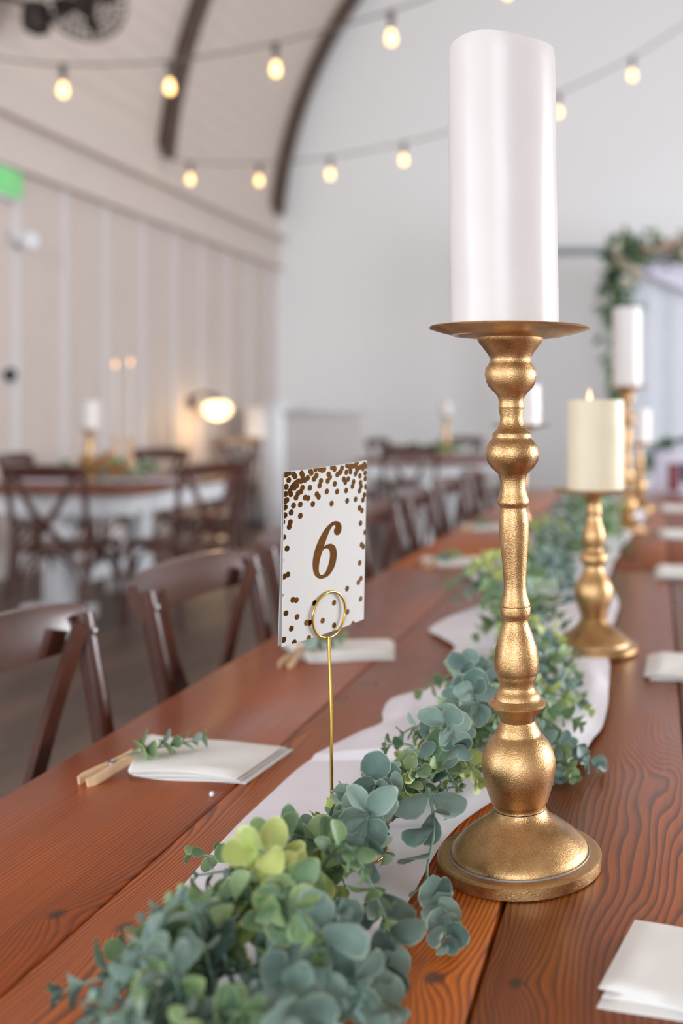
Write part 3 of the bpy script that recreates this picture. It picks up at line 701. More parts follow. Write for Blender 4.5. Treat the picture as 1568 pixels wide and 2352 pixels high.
def build_garland(label, core, nspr, rnd, explicit, hero, hgt, sizes, wide):
    g = thing('eucalyptus_garland', label, 'garland', (0, 0, 0), group='eucalyptus garlands along the runner')
    cp = catmull([Vector(p) for p in core], 8)
    obj('vine', tube('vine', cp, .004, 6), MATS['vine_brown'], g)
    allL, stems = [], []
    cum = [0]
    for a, b in zip(cp[:-1], cp[1:]): cum.append(cum[-1]+(b-a).length)
    for i in range(nspr):
        d = cum[-1]*(i+rnd.random())/nspr
        j = max(k for k in range(len(cp)-1) if cum[k] <= d); q = (d-cum[j])/max(1e-6, cum[j+1]-cum[j])
        p = cp[j].lerp(cp[j+1], q); t = (cp[j+1]-cp[j]).normalized(); side = Vector((-t.y, t.x, 0)).normalized()
        sgn = rnd.choice((-1, 1)); el = rnd.uniform(-.05, 1.25); az = rnd.uniform(-.9, .9)
        dirv = (side*sgn*math.cos(el)*math.cos(az) - t*abs(math.sin(az))*math.cos(el)*.9 + Vector((0, 0, math.sin(el))))
        L = rnd.uniform(.05, .115)*wide*(1 if p.y < .84 else .62 if p.y < 1.15 else .82 if p.y < 1.8 else 1)
        a = p+Vector((0, 0, rnd.uniform(0, .012))); b = a+dirv*L*.5+Vector((0, 0, hgt*.35*rnd.random())); c = a+dirv*L+Vector((0, 0, -L*.35*rnd.random()))
        b.z = max(b.z, TABLE_Z+.012); c.z = max(c.z, TABLE_Z+.010); c.z = min(c.z, TABLE_Z+hgt)
        if rnd.random() < .20 and p.y > .84: continue
        path = spath([a, b, c]); m = rnd.choices(('leaf_blue', 'leaf_green', 'leaf_young', 'leaf_pale'), (.50, .28, .14, .08))[0]
        s = rnd.uniform(*sizes)
        stems.append(path); allL += sprig_leaves(path, s, s*.45, m, rnd)
    for P, s0, s1, m in explicit:
        path = spath([Vector(p) for p in P]); stems.append(path); allL += sprig_leaves(path, s0, s1, m, rnd, .05, .017)
    allL = [l for l in allL if keep(l[0], TABLE_Z+.004)]
    # the leaves that show largest from the table's end are single parts, the rest one mass
    eye = Vector((0, 0, 1.195))
    def rank(l):
        M = l[0]; c = M @ Vector((0, .5, 0)); v = eye-c; nn = (M.to_3x3() @ Vector((0, 0, 1))).normalized()
        return (M.to_scale().x/v.length)**2*(.25+abs(nn.dot(v.normalized())))*(1+8*(c.z-TABLE_Z))
    allL.sort(key=rank, reverse=True)
    for M, k, m in allL[:hero]:
        o = bpy.data.objects.new('leaf', leaf_mesh(k, m)); o.matrix_world = M; link(o, g)
    V, Fc, rim, mi = [], [], [], []; names = ['leaf_blue', 'leaf_green', 'leaf_young', 'leaf_pale']
    for M, k, m in allL[hero:]:
        lv, lf, lr = LEAF_GEO[k]; b = len(V); V += [M @ Vector(v) for v in lv]; Fc += [tuple(i+b for i in f) for f in lf]; rim += lr; mi += [names.index(m)]*len(lf)
    if V:
        me = mesh('foliage', V, Fc, True, 180); at = me.attributes.new('rim', 'FLOAT', 'POINT'); at.data.foreach_set('value', rim)
        for q in names: me.materials.append(MATS[q])
        me.polygons.foreach_set('material_index', mi)
        o = obj('foliage', me, None, g); o['kind'] = 'stuff'
    V, Fc = merge([tube_geo(p, [.0016*(1-.5*i/len(p)) for i in range(len(p))], 5) for p in stems])
    obj('stems', mesh('stems', V, Fc, True, 80), MATS['stem_green'], g)['kind'] = 'stuff'
    return g
B, G, Y = 'leaf_blue', 'leaf_green', 'leaf_young'
TZ = TABLE_Z
EXPL = [
 ([(-.270,.700,.80),(-.235,.660,.815),(-.225,.620,.80)], .032, .02, B),([(-.29,.66,.80),(-.31,.62,.82),(-.35,.61,.80)], .032, .02, G),([(-.25,.72,.79),(-.205,.70,.80),(-.185,.66,.785)], .030, .02, B),
 ([(-.30,.70,.81),(-.33,.655,.83),(-.355,.64,.81)], .030, .02, B),([(-.16,1.36,.80),(-.125,1.34,.805),(-.10,1.345,.79)], .026, .016, G),([(-.16,1.50,.80),(-.125,1.47,.81),(-.105,1.45,.79)], .028, .016, B),
 ([(-.17,1.30,.79),(-.135,1.24,.79),(-.115,1.20,.77)], .030, .018, B),
 ([(-.215,.975,.835),(-.200,.930,.815),(-.201,.905,.785),(-.185,.875,.770),(-.166,.822,.766)], .034, .020, B),
 ([(-.300,.880,.800),(-.377,.905,.790),(-.422,.921,.787)], .026, .013, G),
 ([(-.290,.715,.800),(-.345,.690,.812),(-.400,.671,.800)], .034, .018, B),
 ([(-.300,.735,.800),(-.350,.735,.815),(-.392,.742,.795)], .032, .018, G),
 ([(-.230,.840,.800),(-.205,.790,.785),(-.195,.740,.772),(-.190,.700,.770)], .034, .020, B),
 ([(-.185,1.43,.790),(-.145,1.33,.778),(-.105,1.275,.772),(-.072,1.249,.768)], .034, .022, B),
 ([(-.185,1.45,.805),(-.130,1.42,.805),(-.092,1.415,.787)], .026, .014, Y),
 ([(-.185,1.38,.790),(-.140,1.285,.782),(-.098,1.205,.768)], .034, .018, G),
 ([(-.285,.800,.810),(-.283,.750,.862),(-.288,.722,.880)], .034, .024, Y),
 ([(-.270,.780,.810),(-.262,.735,.850),(-.262,.700,.850)], .034, .022, G),
 ([(-.255,.760,.810),(-.225,.700,.826),(-.212,.650,.800)], .036, .022, B),
 ([(-.275,.780,.800),(-.310,.720,.842),(-.325,.680,.835)], .034, .024, G),
 ([(-.265,1.03,.800),(-.300,1.03,.812),(-.323,1.020,.790)], .026, .014, B),
 ([(-.280,1.00,.800),(-.315,.985,.800),(-.335,.965,.782)], .024, .014, Y),
 ([(-.262,1.02,.815),(-.262,.965,.842),(-.262,.925,.828)], .034, .022, B),
 ([(-.240,1.15,.830),(-.222,1.10,.860),(-.205,1.06,.848)], .034, .022, B),
 ([(-.235,1.25,.830),(-.212,1.20,.868),(-.196,1.15,.862)], .036, .024, B),
 ([(-.245,1.36,.830),(-.240,1.31,.868),(-.235,1.26,.852)], .034, .022, B),
 ([(-.24,1.45,.815),(-.275,1.43,.830),(-.325,1.42,.802)], .026, .014, G),
 ([(-.268,.93,.815),(-.245,.87,.852),(-.235,.82,.835)], .036, .022, B),
 ([(-.272,.88,.815),(-.300,.82,.850),(-.305,.78,.845)], .036, .022, G),
]
build_garland('eucalyptus garland winding from the front edge past the tallest candlestick',
  [(-.292,.56,TZ+.02),(-.292,.68,TZ+.022),(-.288,.741,TZ+.025),(-.283,.891,TZ+.025),(-.262,1.032,TZ+.028),(-.243,1.15,TZ+.028),(-.222,1.28,TZ+.03),(-.190,1.40,TZ+.03),(-.180,1.56,TZ+.03),(-.215,1.70,TZ+.03),(-.24,1.79,TZ+.03)],
  170, random.Random(11), EXPL, 300, .10, (.021, .033), 1.0)
build_garland('dusty blue-green garland trailing on behind the medium candlestick',
  [(-.24,1.80,TZ+.03),(-.265,1.92,TZ+.035),(-.315,2.10,TZ+.035),(-.29,2.35,TZ+.035),(-.245,2.60,TZ+.035),(-.235,2.95,TZ+.035),(-.20,3.30,TZ+.03),(-.235,3.7,TZ+.03),(-.25,4.4,TZ+.03)],
  110, random.Random(5), [], 200, .13, (.034, .050), 1.35)

# ================================================================== place settings
def napkin(label, c, rz, L=.20, Wd=.125, seed=0, gather=0):
    """cloth napkin folded in layers: origin at its centre on the table, long side along local x, fold at -x"""
    rnd = random.Random(seed); t = thing('folded_napkin', label, 'napkin', (c[0], c[1], TABLE_Z+.0005), rz, group='white napkins at the places')
    nx, ny = 28, 14
    for k in range(3):
        z0 = k*.0042; V, Fc = [], []; ins = .004*k*rnd.uniform(.3, 1); sx = rnd.uniform(-.006, .006); sy = rnd.uniform(-.004, .004)
        for s in (0, 1):
            for j in range(ny+1):
                for i in range(nx+1):
                    u = i/nx; v = j/ny; x = (u-.5)*(L-ins)+sx*(1 if k < 2 else .2)+gather*(1-u)**3*(1-v); y = (v-.5)*(Wd-ins)*(1+.04*math.sin(u*5+seed))+sy
                    y += .004*math.sin(u*7+k*1.3+seed)*(abs(v-.5)*2)**3
                    puff = .0035*noise.noise(Vector((u*3+seed, v*2, k)))+.003*math.exp(-((u)/.12)**2)
                    e = min(1, min(u, 1-u, v, 1-v)*14); th = .0009+.0026*(e if s else 0)
                    zz = z0+max(0, puff*e)*(.3 + .35*k)
                    V.append((x, y, zz+(th if s else 0)))
        w = nx+1; b = w*(ny+1)
        for j in range(ny):
            for i in range(nx):
                a = j*w+i; Fc.append((b+a, b+a+1, b+a+w+1, b+a+w)); Fc.append((a+w, a+w+1, a+1, a))
        for i in range(nx): Fc.append((i, i+1, b+i+1, b+i)); a = ny*w+i; Fc.append((b+a, b+a+1, a+1, a))
        for j in range(ny): a = j*w; Fc.append((b+a, b+a+w, a+w, a)); a += nx; Fc.append((a, a+w, b+a+w, b+a))
        obj('cloth_layer', mesh('cloth_layer', V, Fc, True, 60), MATS['napkin_cloth'], t)
    return t
def clothespin(label, loc, rz, tilt=0):
    t = thing('clothespin', label, 'clothespin', loc, rz, group='clothespins clipped on the napkins')
    for s in (-1, 1):
        V, Fc = [], []; st = [(-.038, .0062), (-.030, .0074), (-.010, .0052), (0, .0030), (.010, .0022), (.030, .0012), (.036, .0022)]
        for x, off in st:
            th = .0055 if x > -.034 else .0032
            for a, b in ((-1, 0), (1, 0), (1, 1), (-1, 1)): V.append((x, s*(off+b*th), .0055+a*.005))
        for i in range(len(st)-1):
            for k in range(4): l = (k+1) % 4; Fc.append((i*4+k, i*4+l, i*4+4+l, i*4+4+k))
        Fc.append((3, 2, 1, 0)); Fc.append(tuple((len(st)-1)*4+k for k in range(4)))
        bm = bmesh.new(); bm.from_mesh(mesh('x', V, Fc)); obj('prong', finish(bm, 'prong', False), MATS['pin_wood'], t)
    sp = [(.002+.0042*math.cos(a), .0042*math.sin(a), .0105+.0008*a/6) for a in [i*.5 for i in range(20)]]
    obj('spring', tube('spring', sp, .0009, 6), MATS['steel'], t)
    t.rotation_euler = (0, tilt, rz); return t
def small_sprig(label, P, s0, s1, rnd):
    t = thing('eucalyptus_sprig', label, 'sprig', (0, 0, 0), group='small sprigs on the napkins')
    path = spath([Vector(p) for p in P])
    obj('stem', tube('stem', path, .0010, 6), MATS['stem_green'], t)
    for M, k, m in sprig_leaves(path, s0, s1, 'leaf_green', rnd, .05, .013):
        low = min((M @ Vector(v)).z for v in ((.4, .55, .1), (-.4, .55, .1), (0, 1, -.2)))
        if low < TABLE_Z+.014: M.translation.z += TABLE_Z+.014-low
        o = bpy.data.objects.new('leaf', leaf_mesh(k, random.choice(('leaf_blue', 'leaf_green', 'leaf_green')))); o.matrix_world = M; link(o, t)
def setting(c, rz, which, seed, L=.205, Wd=.125, sprig=True):
    napkin('white folded napkin '+which, c, rz, L, Wd, seed, .06)
    if not sprig: return
    M = Matrix.Translation((c[0], c[1], TABLE_Z)) @ Matrix.Rotation(rz, 4, 'Z')
    pw = M @ Vector((-.064, -.062, .0045))
    clothespin('wooden clothespin clipped on the napkin '+which, pw, rz+R(72), R(-9))
    small_sprig('green eucalyptus sprig on the napkin '+which, [M @ Vector(p) for p in ((-.052, -.050, .021), (-.024, -.028, .025), (.012, .008, .027))], .028, .012, random.Random(seed))
setting((-.573, 1.234), R(-6), 'nearest on the left side of the table', 1)
setting((-.572, 1.812), R(14), 'second on the left, just below the number card', 2)
setting((-.565, 2.90), R(10), 'third on the left, just left of the tallest candlestick', 3)
setting((-.61, 3.75), R(4), 'farthest on the left side of the table', 4)
napkin('white folded napkin at the bottom right corner, nearest of all', (.084, .787), R(-13), .24, .115, 5)
napkin('white folded napkin right of the medium candlestick, second on the right', (.098, 1.755), R(-2), .22, .15, 6)
napkin('white folded napkin on the right side, third from the front', (.11, 2.78), R(0), .22, .19, 7)
napkin('white folded napkin on the right side, fourth from the front', (.12, 3.63), R(2), .22, .21, 8)
napkin('white folded napkin on the right side, farthest from the front', (.13, 4.57), R(0), .22, .22, 9)
bead = obj('pearl_bead', lathe('pearl_bead', [(.0004, 0), (.0022, .0008), (.003, .003), (.0022, .0052), (.0004, .006)], 12), MATS['bead_pearl'], loc=(-.496, 1.127, TABLE_Z))
tag(bead, 'tiny white bead lying below the nearest napkin', 'bead')

# ================================================================== cross-back chairs
def make_chair():
    t = thing('crossback_chair', 'chair', 'chair')
    w = MATS['chair_wood']
    # seat: rounded slab with woven panel
    def rounded(nm, sx, sy, z0, z1, r, cx=.0):
        P = []
        for qx, qy, a in ((1, 1, 0), (-1, 1, 90), (-1, -1, 180), (1, -1, 270)):
            for k in range(5):
                b = R(a+k*22.5); P.append((cx+qx*(sx/2-r)+r*math.cos(b), qy*(sy/2-r)*(1 if qx > 0 else .92)+r*math.sin(b)))
        n = len(P); V = [(x, y, z0) for x, y in P]+[(x, y, z1) for x, y in P]
        Fc = [(i, (i+1) % n, n+(i+1) % n, n+i) for i in range(n)]+[tuple(reversed(range(n))), tuple(range(n, 2*n))]
        return mesh(nm, V, Fc, True, 40)
    obj('seat_frame', rounded('seat_frame', .42, .43, .440, .468, .07), w, t)
    obj('seat_panel', rounded('seat_panel', .34, .35, .466, .472, .05), MATS['chair_seat'], t)
    for s in (-1, 1):
        obj('back_post', tube('back_post', catmull([(-.235, s*.185, 0), (-.205, s*.19, .25), (-.195, s*.195, .46), (-.222, s*.205, .68), (-.262, s*.212, .885)], 4), [.015]*4+[.0165]*9+[.0165]*4, 10), w, t)
        obj('leg', tube('leg', [(.185, s*.195, 0), (.175, s*.185, .22), (.165, s*.18, .445)], [.013, .016, .018], 10), w, t)
        obj('screw_cap', lathe('screw_cap', [(.0075, 0), (.0075, .002), (.004, .0035), (.0005, .0036)], 10), MATS['screw_metal'], t, loc=(-.2405, s*.2105, .858), rot=(0, R(85), 0))
    # bowed top rail
    V, Fc = [], []; n = 14
    for i in range(n+1):
        v = -1+2*i/n; yy = v*.226; xb = -.272-.034*(1-v*v)
        hz = .037-.006*abs(v)**4
        for dx, dz in ((0, -1), (.020, -1), (.026, 0), (.020, 1), (0, 1), (-.004, 0)): V.append((xb+dx-.010+dz*(-.008), yy, .866+dz*hz+.006*(1-v*v)))
    for i in range(n):
        for k in range(6): l = (k+1) % 6; Fc.append((i*6+k, i*6+l, i*6+6+l, i*6+6+k))
    Fc.append(tuple(reversed(range(6)))); Fc.append(tuple(n*6+k for k in range(6)))
    obj('top_rail', mesh('top_rail', V, Fc, True, 45), w, t)
    for s in (-1, 1):
        P = catmull([(-.252+s*.006, s*.178, .872), (-.262+s*.006, s*.118, .755), (-.258+s*.006, s*.045, .635), (-.238+s*.006, -s*.03, .545), (-.205, -s*.095, .468)], 4)
        V, Fc = strap_geo(P, (0, 1, 0), .034, .010); obj('cross_strap', mesh('cross_strap', V, Fc, True, 50), w, t)
    for s in (-1, 1):
        obj('hoop_brace', tube('hoop_brace', catmull([(.175, s*.186, .20), (.12, s*.188, .36), (0, s*.19, .425), (-.13, s*.19, .36), (-.205, s*.19, .20)], 4), .009, 8), w, t)
        obj('hoop_brace', tube('hoop_brace', catmull([(s*.19-.012, -.186, .20), (s*.185-.012, -.12, .36), (s*.18-.012, 0, .425), (s*.185-.012, .12, .36), (s*.19-.012, .186, .20)], 4), .009, 8), w, t)
    return t
proto = make_chair(); used = [False]
def chair(x, y, deg, label, group):
    """x, y: where the top of the back stands"""
    o = proto if not used[0] else copy_tree(proto); used[0] = True
    a = R(deg); o.location = (x+.265*math.cos(a), y+.265*math.sin(a), 0); o.rotation_euler = (0, 0, a); tag(o, label, 'chair', group); return o
GL = 'cross-back chairs along the left of the long table'
ROWL = [('nearest dark brown cross-back chair at the left edge, its rail cut off by the frame', -.868, 1.295, 1), ('second cross-back chair on the left, right behind the nearest napkin', -.858, 1.905, -2),
 ('third cross-back chair on the left, hidden behind the number card', -.862, 2.465, 0), ('fourth cross-back chair on the left, just right of the number card', -.86, 3.135, 0),
 ('fifth cross-back chair on the left, right of the number card', -.855, 3.70, 2), ('sixth cross-back chair on the left, near the far end of the table', -.86, 4.30, -1),
 ('seventh cross-back chair on the left, farthest along the long table', -.86, 4.90, 0)]
for lb, x, y, d in ROWL: chair(x, y, d, lb, GL)
GT = 'cross-back chairs round the left table'
chair(-3.17, 5.13, 92, 'cross-back chair at the far left with its back to us, before the left table', GT)
chair(-4.16, 6.42, 8, 'cross-back chair at the far left against the panelled wall', GT)
chair(-2.42, 5.50, 158, 'cross-back chair at the right front corner of the left table', GT)
chair(-2.83, 7.07, 196, 'cross-back chair at the right rear corner of the left table', GT)
chair(-3.60, 7.27, 268, 'cross-back chair behind the left table, facing us', GT)
chair(-4.25, 10.31, 280, 'lone cross-back chair far back below the lit wall lamp', 'far chairs')
GF = 'cross-back chairs round the far table'
chair(-2.94, 9.04, 10, 'cross-back chair at the left side of the far table, beside the low partition', GF)
chair(-2.75, 10.15, -12, 'cross-back chair at the left rear of the far table', GF)
chair(-1.93, 8.04, 96, 'cross-back chair with its back to us before the far table', GF)
chair(-2.02, 10.75, 268, 'cross-back chair facing us behind the far table', GF)
chair(-1.28, 9.3, 182, 'cross-back chair at the right side of the far table', GF)

# ================================================================== tables in the back of the hall
def guest_table(label, c, sx, sy):
    t = thing('guest_table', label, 'table', (c[0], c[1], 0), group='white guest tables with wooden tops')
    n = 5
    for i in range(n): obj('top_plank', box('top_plank', sx/n-.003, sy, .035, .003, c=(-sx/2+sx/n*(i+.5), 0, .7425)), MATS['table_edge_wood'], t)
    obj('apron', boxes('apron', [(0, -sy/2+.08, .67, sx-.12, .03, .11), (0, sy/2-.08, .67, sx-.12, .03, .11), (-sx/2+.08, 0, .67, .03, sy-.16, .11), (sx/2-.08, 0, .67, .03, sy-.16, .11)]), MATS['white_wood'], t)
    for s in (-1, 1):
        obj('pedestal', boxes('pedestal', [(0, s*(sy/2-.22), .36, .13, .13, .52), (0, s*(sy/2-.22), .05, sx*.34, .13, .08), (0, s*(sy/2-.22), .60, sx*.55, .11, .05)], .006), MATS['white_wood'], t)
    obj('stretcher', box('stretcher', .07, sy-.5, .09, .005, c=(0, 0, .22)), MATS['white_wood'], t)
    return t
guest_table('white-based table with a brown top at the left, ringed by dark chairs', (-3.36, 6.05), 1.15, 1.35)
guest_table('white-based table far back, half hidden by the tallest candlestick', (-1.98, 9.45), 1.1, 1.5)
def small_runner(label, c, sx, sy):
    V, Fc = [], []
    for i in range(25):
        for j in range(13):
            u, v = i/24, j/12; V.append((c[0]+(u-.5)*sx, c[1]+(v-.5)*sy, TABLE_Z+.003+.012*max(0, noise.noise(Vector((u*7, v*3, c[0]))))))
    for i in range(24):
        for j in range(12): a = i*13+j; Fc.append((a, a+13, a+14, a+1))
    tag(obj('table_runner', mesh('small_runner', V, Fc, True, 180), MATS['lilac_cloth']), label, 'runner')
small_runner('pale lilac runner across the left table', (-3.30, 6.0), 1.1, .36)
small_runner('pale lilac runner across the far table', (-2.05, 9.3), 1.15, .4)

def simple_holder(label, loc, h, group):
    t = thing('candlestick', label, 'candlestick', loc, group=group)
    obj('turned_body', lathe('turned_body', [(.06, 0), (.06, .012), (.035, .03), (.02, .06), (.032, h*.35), (.016, h*.5), (.026, h*.68), (.015, h*.85), (.03, h-.01)], 20), MATS['antique_gold'], t)
    obj('drip_dish', lathe('drip_dish', [(.02, h-.012), (.06, h-.002), (.06, h+.002), (.01, h)], 20), MATS['antique_gold'], t)
GC = 'candles on the guest tables'
simple_holder('gold candlestick under the white candle on the left table', (-3.345, 5.88, TABLE_Z+.018), .30, GC)
t = pillar_candle('bright white pillar candle on the left table', (-3.345, 5.88, TABLE_Z+.318), .058, .165, 'wax_white'); t['group'] = GC
for x, y, hh, lb in ((-3.40, 6.28, .70, 'left one of two tall thin taper candles on the left table'), (-3.31, 6.30, .715, 'right one of two tall thin taper candles on the left table')):
    t = thing('taper_candle', lb, 'candle', (x, y, TABLE_Z+.018), group=GC)
    obj('holder_cup', lathe('holder_cup', [(.035, 0), (.035, .01), (.012, .03), (.016, .10), (.010, .16), (.013, .24)], 16), MATS['antique_gold'], t)
    obj('wax', lathe('wax', [(.009, .23), (.008, hh-.03), (.003, hh-.02)], 14), MATS['wax_white'], t)
    obj('flame', lathe('flame', [(.001, hh-.02), (.010, hh-.008), (.006, hh+.012), (.0005, hh+.03)], 10), MATS['flame'], t)
simple_holder('gold candlestick in the middle of the far table', (-1.90, 9.35, TABLE_Z+.018), .36, GC)
t = pillar_candle('white pillar candle on the far table, left of the tallest candlestick', (-1.90, 9.35, TABLE_Z+.378), .055, .12, 'wax_white'); t['group'] = GC
def bush(name, n, rnd, fn, sz, mats):
    V, Fc, mi = [], [], []
    for i in range(n):
        p, d = fn(rnd); M = frame(p, d+Vector((rnd.uniform(-.6, .6), rnd.uniform(-.6, .6), rnd.uniform(-.6, .6))), Vector((rnd.uniform(-1, 1), rnd.uniform(-1, 1), rnd.uniform(.2, 1))), rnd.uniform(*sz))
        lv, lf, _ = LEAF_GEO[rnd.randrange(4)]; b = len(V); V += [M @ Vector((v[0]*.7, v[1], v[2])) for v in lv]; Fc += [tuple(q+b for q in f) for f in lf]; mi += [rnd.randrange(len(mats))]*len(lf)
    me = mesh(name, V, Fc, True, 180)
    for q in mats: me.materials.append(MATS[q])
    me.polygons.foreach_set('material_index', mi); return me
def rose(name, parent, loc, r, m, rnd):
    geos = []
    for k in range(9):
        a = k*2.4; rad = r*(.25+.75*k/9); tilt = .2+.9*k/9; V, Fc = [], []
        for i in range(4):
            for j in range(5):
                u = i/3; v = (j/4-.5)*1.5
                V.append(Vector((rad*math.cos(a+v)*(.35+.65*u*math.sin(tilt)+.2), rad*math.sin(a+v)*(.35+.65*u*math.sin(tilt)+.2), r*(.1+.8*u*math.cos(tilt)))))
        for i in range(3):
            for j in range(4): q = i*5+j; Fc.append((q, q+1, q+6, q+5))
        geos.append((V, Fc))
    V, Fc = merge(geos); o = obj(name, mesh(name, V, Fc, True, 180), MATS[m], parent, loc=loc); o.rotation_euler = (R(70)+rnd.uniform(-.4, .4), rnd.uniform(-.4, .4), rnd.uniform(-.5, .5)); return o
rnd = random.Random(3)
ar = thing('flower_arrangement', 'small arrangement of greens and amber flowers on the left table', 'flowers', (-3.22, 5.95, TABLE_Z+.02))
o = obj('greenery', bush('greenery', 90, rnd, lambda r: (Vector((r.uniform(-.28, .22), r.uniform(-.12, .12), r.uniform(.01, .10))), Vector((r.uniform(-1, 1), r.uniform(-.6, .6), r.uniform(0, 1)))), (.04, .075), ('arch_leaf', 'leaf_green')), None, ar); o['kind'] = 'stuff'
for x, z, r in ((-.05, .07, .05), (.06, .05, .06), (-.14, .11, .045), (.0, .13, .04)): rose('bloom', ar, (x, -.08, z), r, 'amber_glass', rnd)
ar2 = thing('flower_arrangement', 'low greenery on the far table beside its white candle', 'flowers', (-2.1, 9.25, TABLE_Z+.02))
o = obj('greenery', bush('greenery', 80, rnd, lambda r: (Vector((r.uniform(-.35, .35), r.uniform(-.1, .1), r.uniform(.01, .08))), Vector((r.uniform(-1, 1), r.uniform(-.6, .6), r.uniform(0, 1)))), (.04, .08), ('arch_leaf', 'leaf_green')), None, ar2); o['kind'] = 'stuff'

# ================================================================== low partition and panel by the left wall
pt = thing('low_partition', 'chest-high pale grey panelled partition behind the left chairs', 'partition', (-3.0, 8.82, 0))
obj('panel', boxes('panel', [(.12, 0, .575, .66, .10, 1.15)]), MATS['grey_panel'], pt)
obj('end_post', box('end_post', .15, .16, 1.22, .006, c=(-.285, -.01, .61)), MATS['white_wood'], pt)
obj('cap_rail', box('cap_rail', .86, .17, .035, .006, c=(.05, 0, 1.167)), MATS['grey_panel'], pt)
obj('post_cap', box('post_cap', .19, .20, .03, .006, c=(-.285, -.01, 1.235)), MATS['white_wood'], pt)
st = thing('white_cabinet', 'white square cabinet standing below the wall lamp beyond the chairs', 'cabinet', (-4.02, 10.75, 0))
obj('body', box('body', .50, .45, 1.17, .008, c=(0, 0, .605)), MATS['white_wood'], st)
for s in (-1, 1):
    d = obj('door', box('door', .235, .02, 1.0, .004, c=(s*.121, -.235, .60)), MATS['white_wood'], st); obj('knob', box('knob', .02, .02, .02, .005, c=(s*.03, -.255, .66)), MATS['dark_iron'], d)
obj('top', box('top', .54, .49, .03, .005, c=(0, 0, 1.205)), MATS['white_wood'], st)

# ================================================================== wall fittings
sc = thing('wall_sconce', 'lit wall lamp with a glowing bowl shade on the left wall', 'lamp', (ROOM_X0, 9.93, 1.26))
obj('back_plate', lathe('back_plate', [(.07, 0), (.07, .02), (.03, .03)], 20), MATS['dark_iron'], sc, rot=(0, R(90), 0))
obj('arm', tube('arm', catmull([(.02, 0, .02), (.12, -.02, .09), (.26, -.03, .07), (.30, -.03, .0)], 5), .016, 8), MATS['dark_iron'], sc)
obj('shade', lathe('shade', [(.03, .02), (.10, .0), (.135, -.05), (.12, -.11), (.07, -.15), (.01, -.165)], 24), MATS['lamp_glow'], sc, loc=(.30, -.03, .0))
obj('shade_cap', lathe('shade_cap', [(.055, 0), (.05, .02), (.015, .04)], 16), MATS['dark_iron'], sc, loc=(.30, -.03, .012))
ll = bpy.data.lights.new('sconce_light', 'POINT'); ll.energy = 4; ll.color = (1, .68, .36); ll.shadow_soft_size = .10
lo = bpy.data.objects.new('sconce_light', ll); lo.location = (ROOM_X0+.30, 9.88, 1.00); COL.objects.link(lo)
ex = thing('exit_sign', 'green lit exit sign under the cornice at the left edge', 'sign', (ROOM_X0+.022, 6.90, 2.79))
obj('housing', box('housing', .05, .34, .22, .006, c=(.025, 0, 0)), MATS['white_plastic'], ex)
obj('green_face', box('green_face', .008, .325, .19, .003, c=(.053, 0, 0)), MATS['exit_green'], ex)
em = thing('emergency_light', 'small white round emergency light below the exit sign', 'lamp', (ROOM_X0+.022, 7.06, 2.43))
obj('mount', box('mount', .05, .10, .10, .01, c=(.025, 0, 0)), MATS['white_plastic'], em)
obj('lamp_head', lathe('lamp_head', [(.03, 0), (.06, .03), (.07, .08), (.05, .11), (.01, .115)], 20), MATS['white_plastic'], em, loc=(.04, 0, -.03), rot=(0, R(90), 0))
hk = thing('black_fitting', 'small black round fitting on the left wall at shoulder height', 'fitting', (ROOM_X0+.0, 6.99, 1.44))
obj('plate', box('plate', .012, .08, .12, .003, c=(.006, 0, 0)), MATS['white_plastic'], hk)
obj('knob', lathe('knob', [(.05, .01), (.055, .03), (.045, .05), (.01, .055)], 18), MATS['black_plastic'], hk, rot=(0, R(90), 0))

fan = thing('cage_fan', 'dark round cage fan hanging from the vault at the top left', 'fan', (-3.86, 6.73, 3.98))
fan.rotation_euler = (0, 0, R(30))
V, Fc = merge([tube_geo([(r*math.cos(2*PI*i/40), y, r*math.sin(2*PI*i/40)) for i in range(40)], .006, 5, True) for r, y in ((.26, 0), (.26, .06), (.20, -.05), (.13, -.075), (.06, -.085), (.20, .10), (.12, .12))]
  + [tube_geo(catmull([(.04*math.cos(a), -.09, .04*math.sin(a)), (.17*math.cos(a), -.062, .17*math.sin(a)), (.26*math.cos(a), 0, .26*math.sin(a)), (.26*math.cos(a), .06, .26*math.sin(a)), (.10*math.cos(a), .13, .10*math.sin(a))], 3), .0045, 4) for a in [2*PI*i/28 for i in range(28)]])
obj('cage', mesh('cage', V, Fc, True, 80), MATS['dark_iron'], fan)
for k in range(4):
    a = k*PI/2+.3; c_, s_ = math.cos(a), math.sin(a); V = []
    for rr_, wd in ((.03, .03), (.12, .07), (.21, .085)):
        for e in (-1, 1): V.append((rr_*c_-e*wd*s_*.5, .03+e*.018, rr_*s_+e*wd*c_*.5))
    V += [(x, y+.004, z) for x, y, z in V]
    obj('blade', mesh('blade', V, [(0, 1, 3, 2), (2, 3, 5, 4), (8, 9, 7, 6), (10, 11, 9, 8), (0, 2, 8, 6), (2, 4, 10, 8), (1, 7, 9, 3), (3, 9, 11, 5), (4, 5, 11, 10), (0, 6, 7, 1)]), MATS['dark_iron'], fan)
obj('motor', lathe('motor', [(.02, -.03), (.06, -.02), (.075, .06), (.07, .16), (.03, .19)], 20), MATS['dark_iron'], fan, rot=(R(-90), 0, 0))
obj('mount_arm', tube('mount_arm', catmull([(0, .15, 0), (-.10, .17, -.03), (-.20, .16, -.09), (-.29, .13, -.12)], 4), .02, 8), MATS['dark_iron'], fan)
obj('mount_housing', lathe('mount_housing', [(.03, -.12), (.085, -.09), (.095, 0), (.085, .08), (.03, .11)], 20), MATS['dark_iron'], fan, loc=(-.30, .13, -.12))
obj('ceiling_stem', tube('ceiling_stem', [(-.30, .13, -.06), (-.42, .20, .0), (-.62, .32, .06)], .02, 8), MATS['dark_iron'], fan)

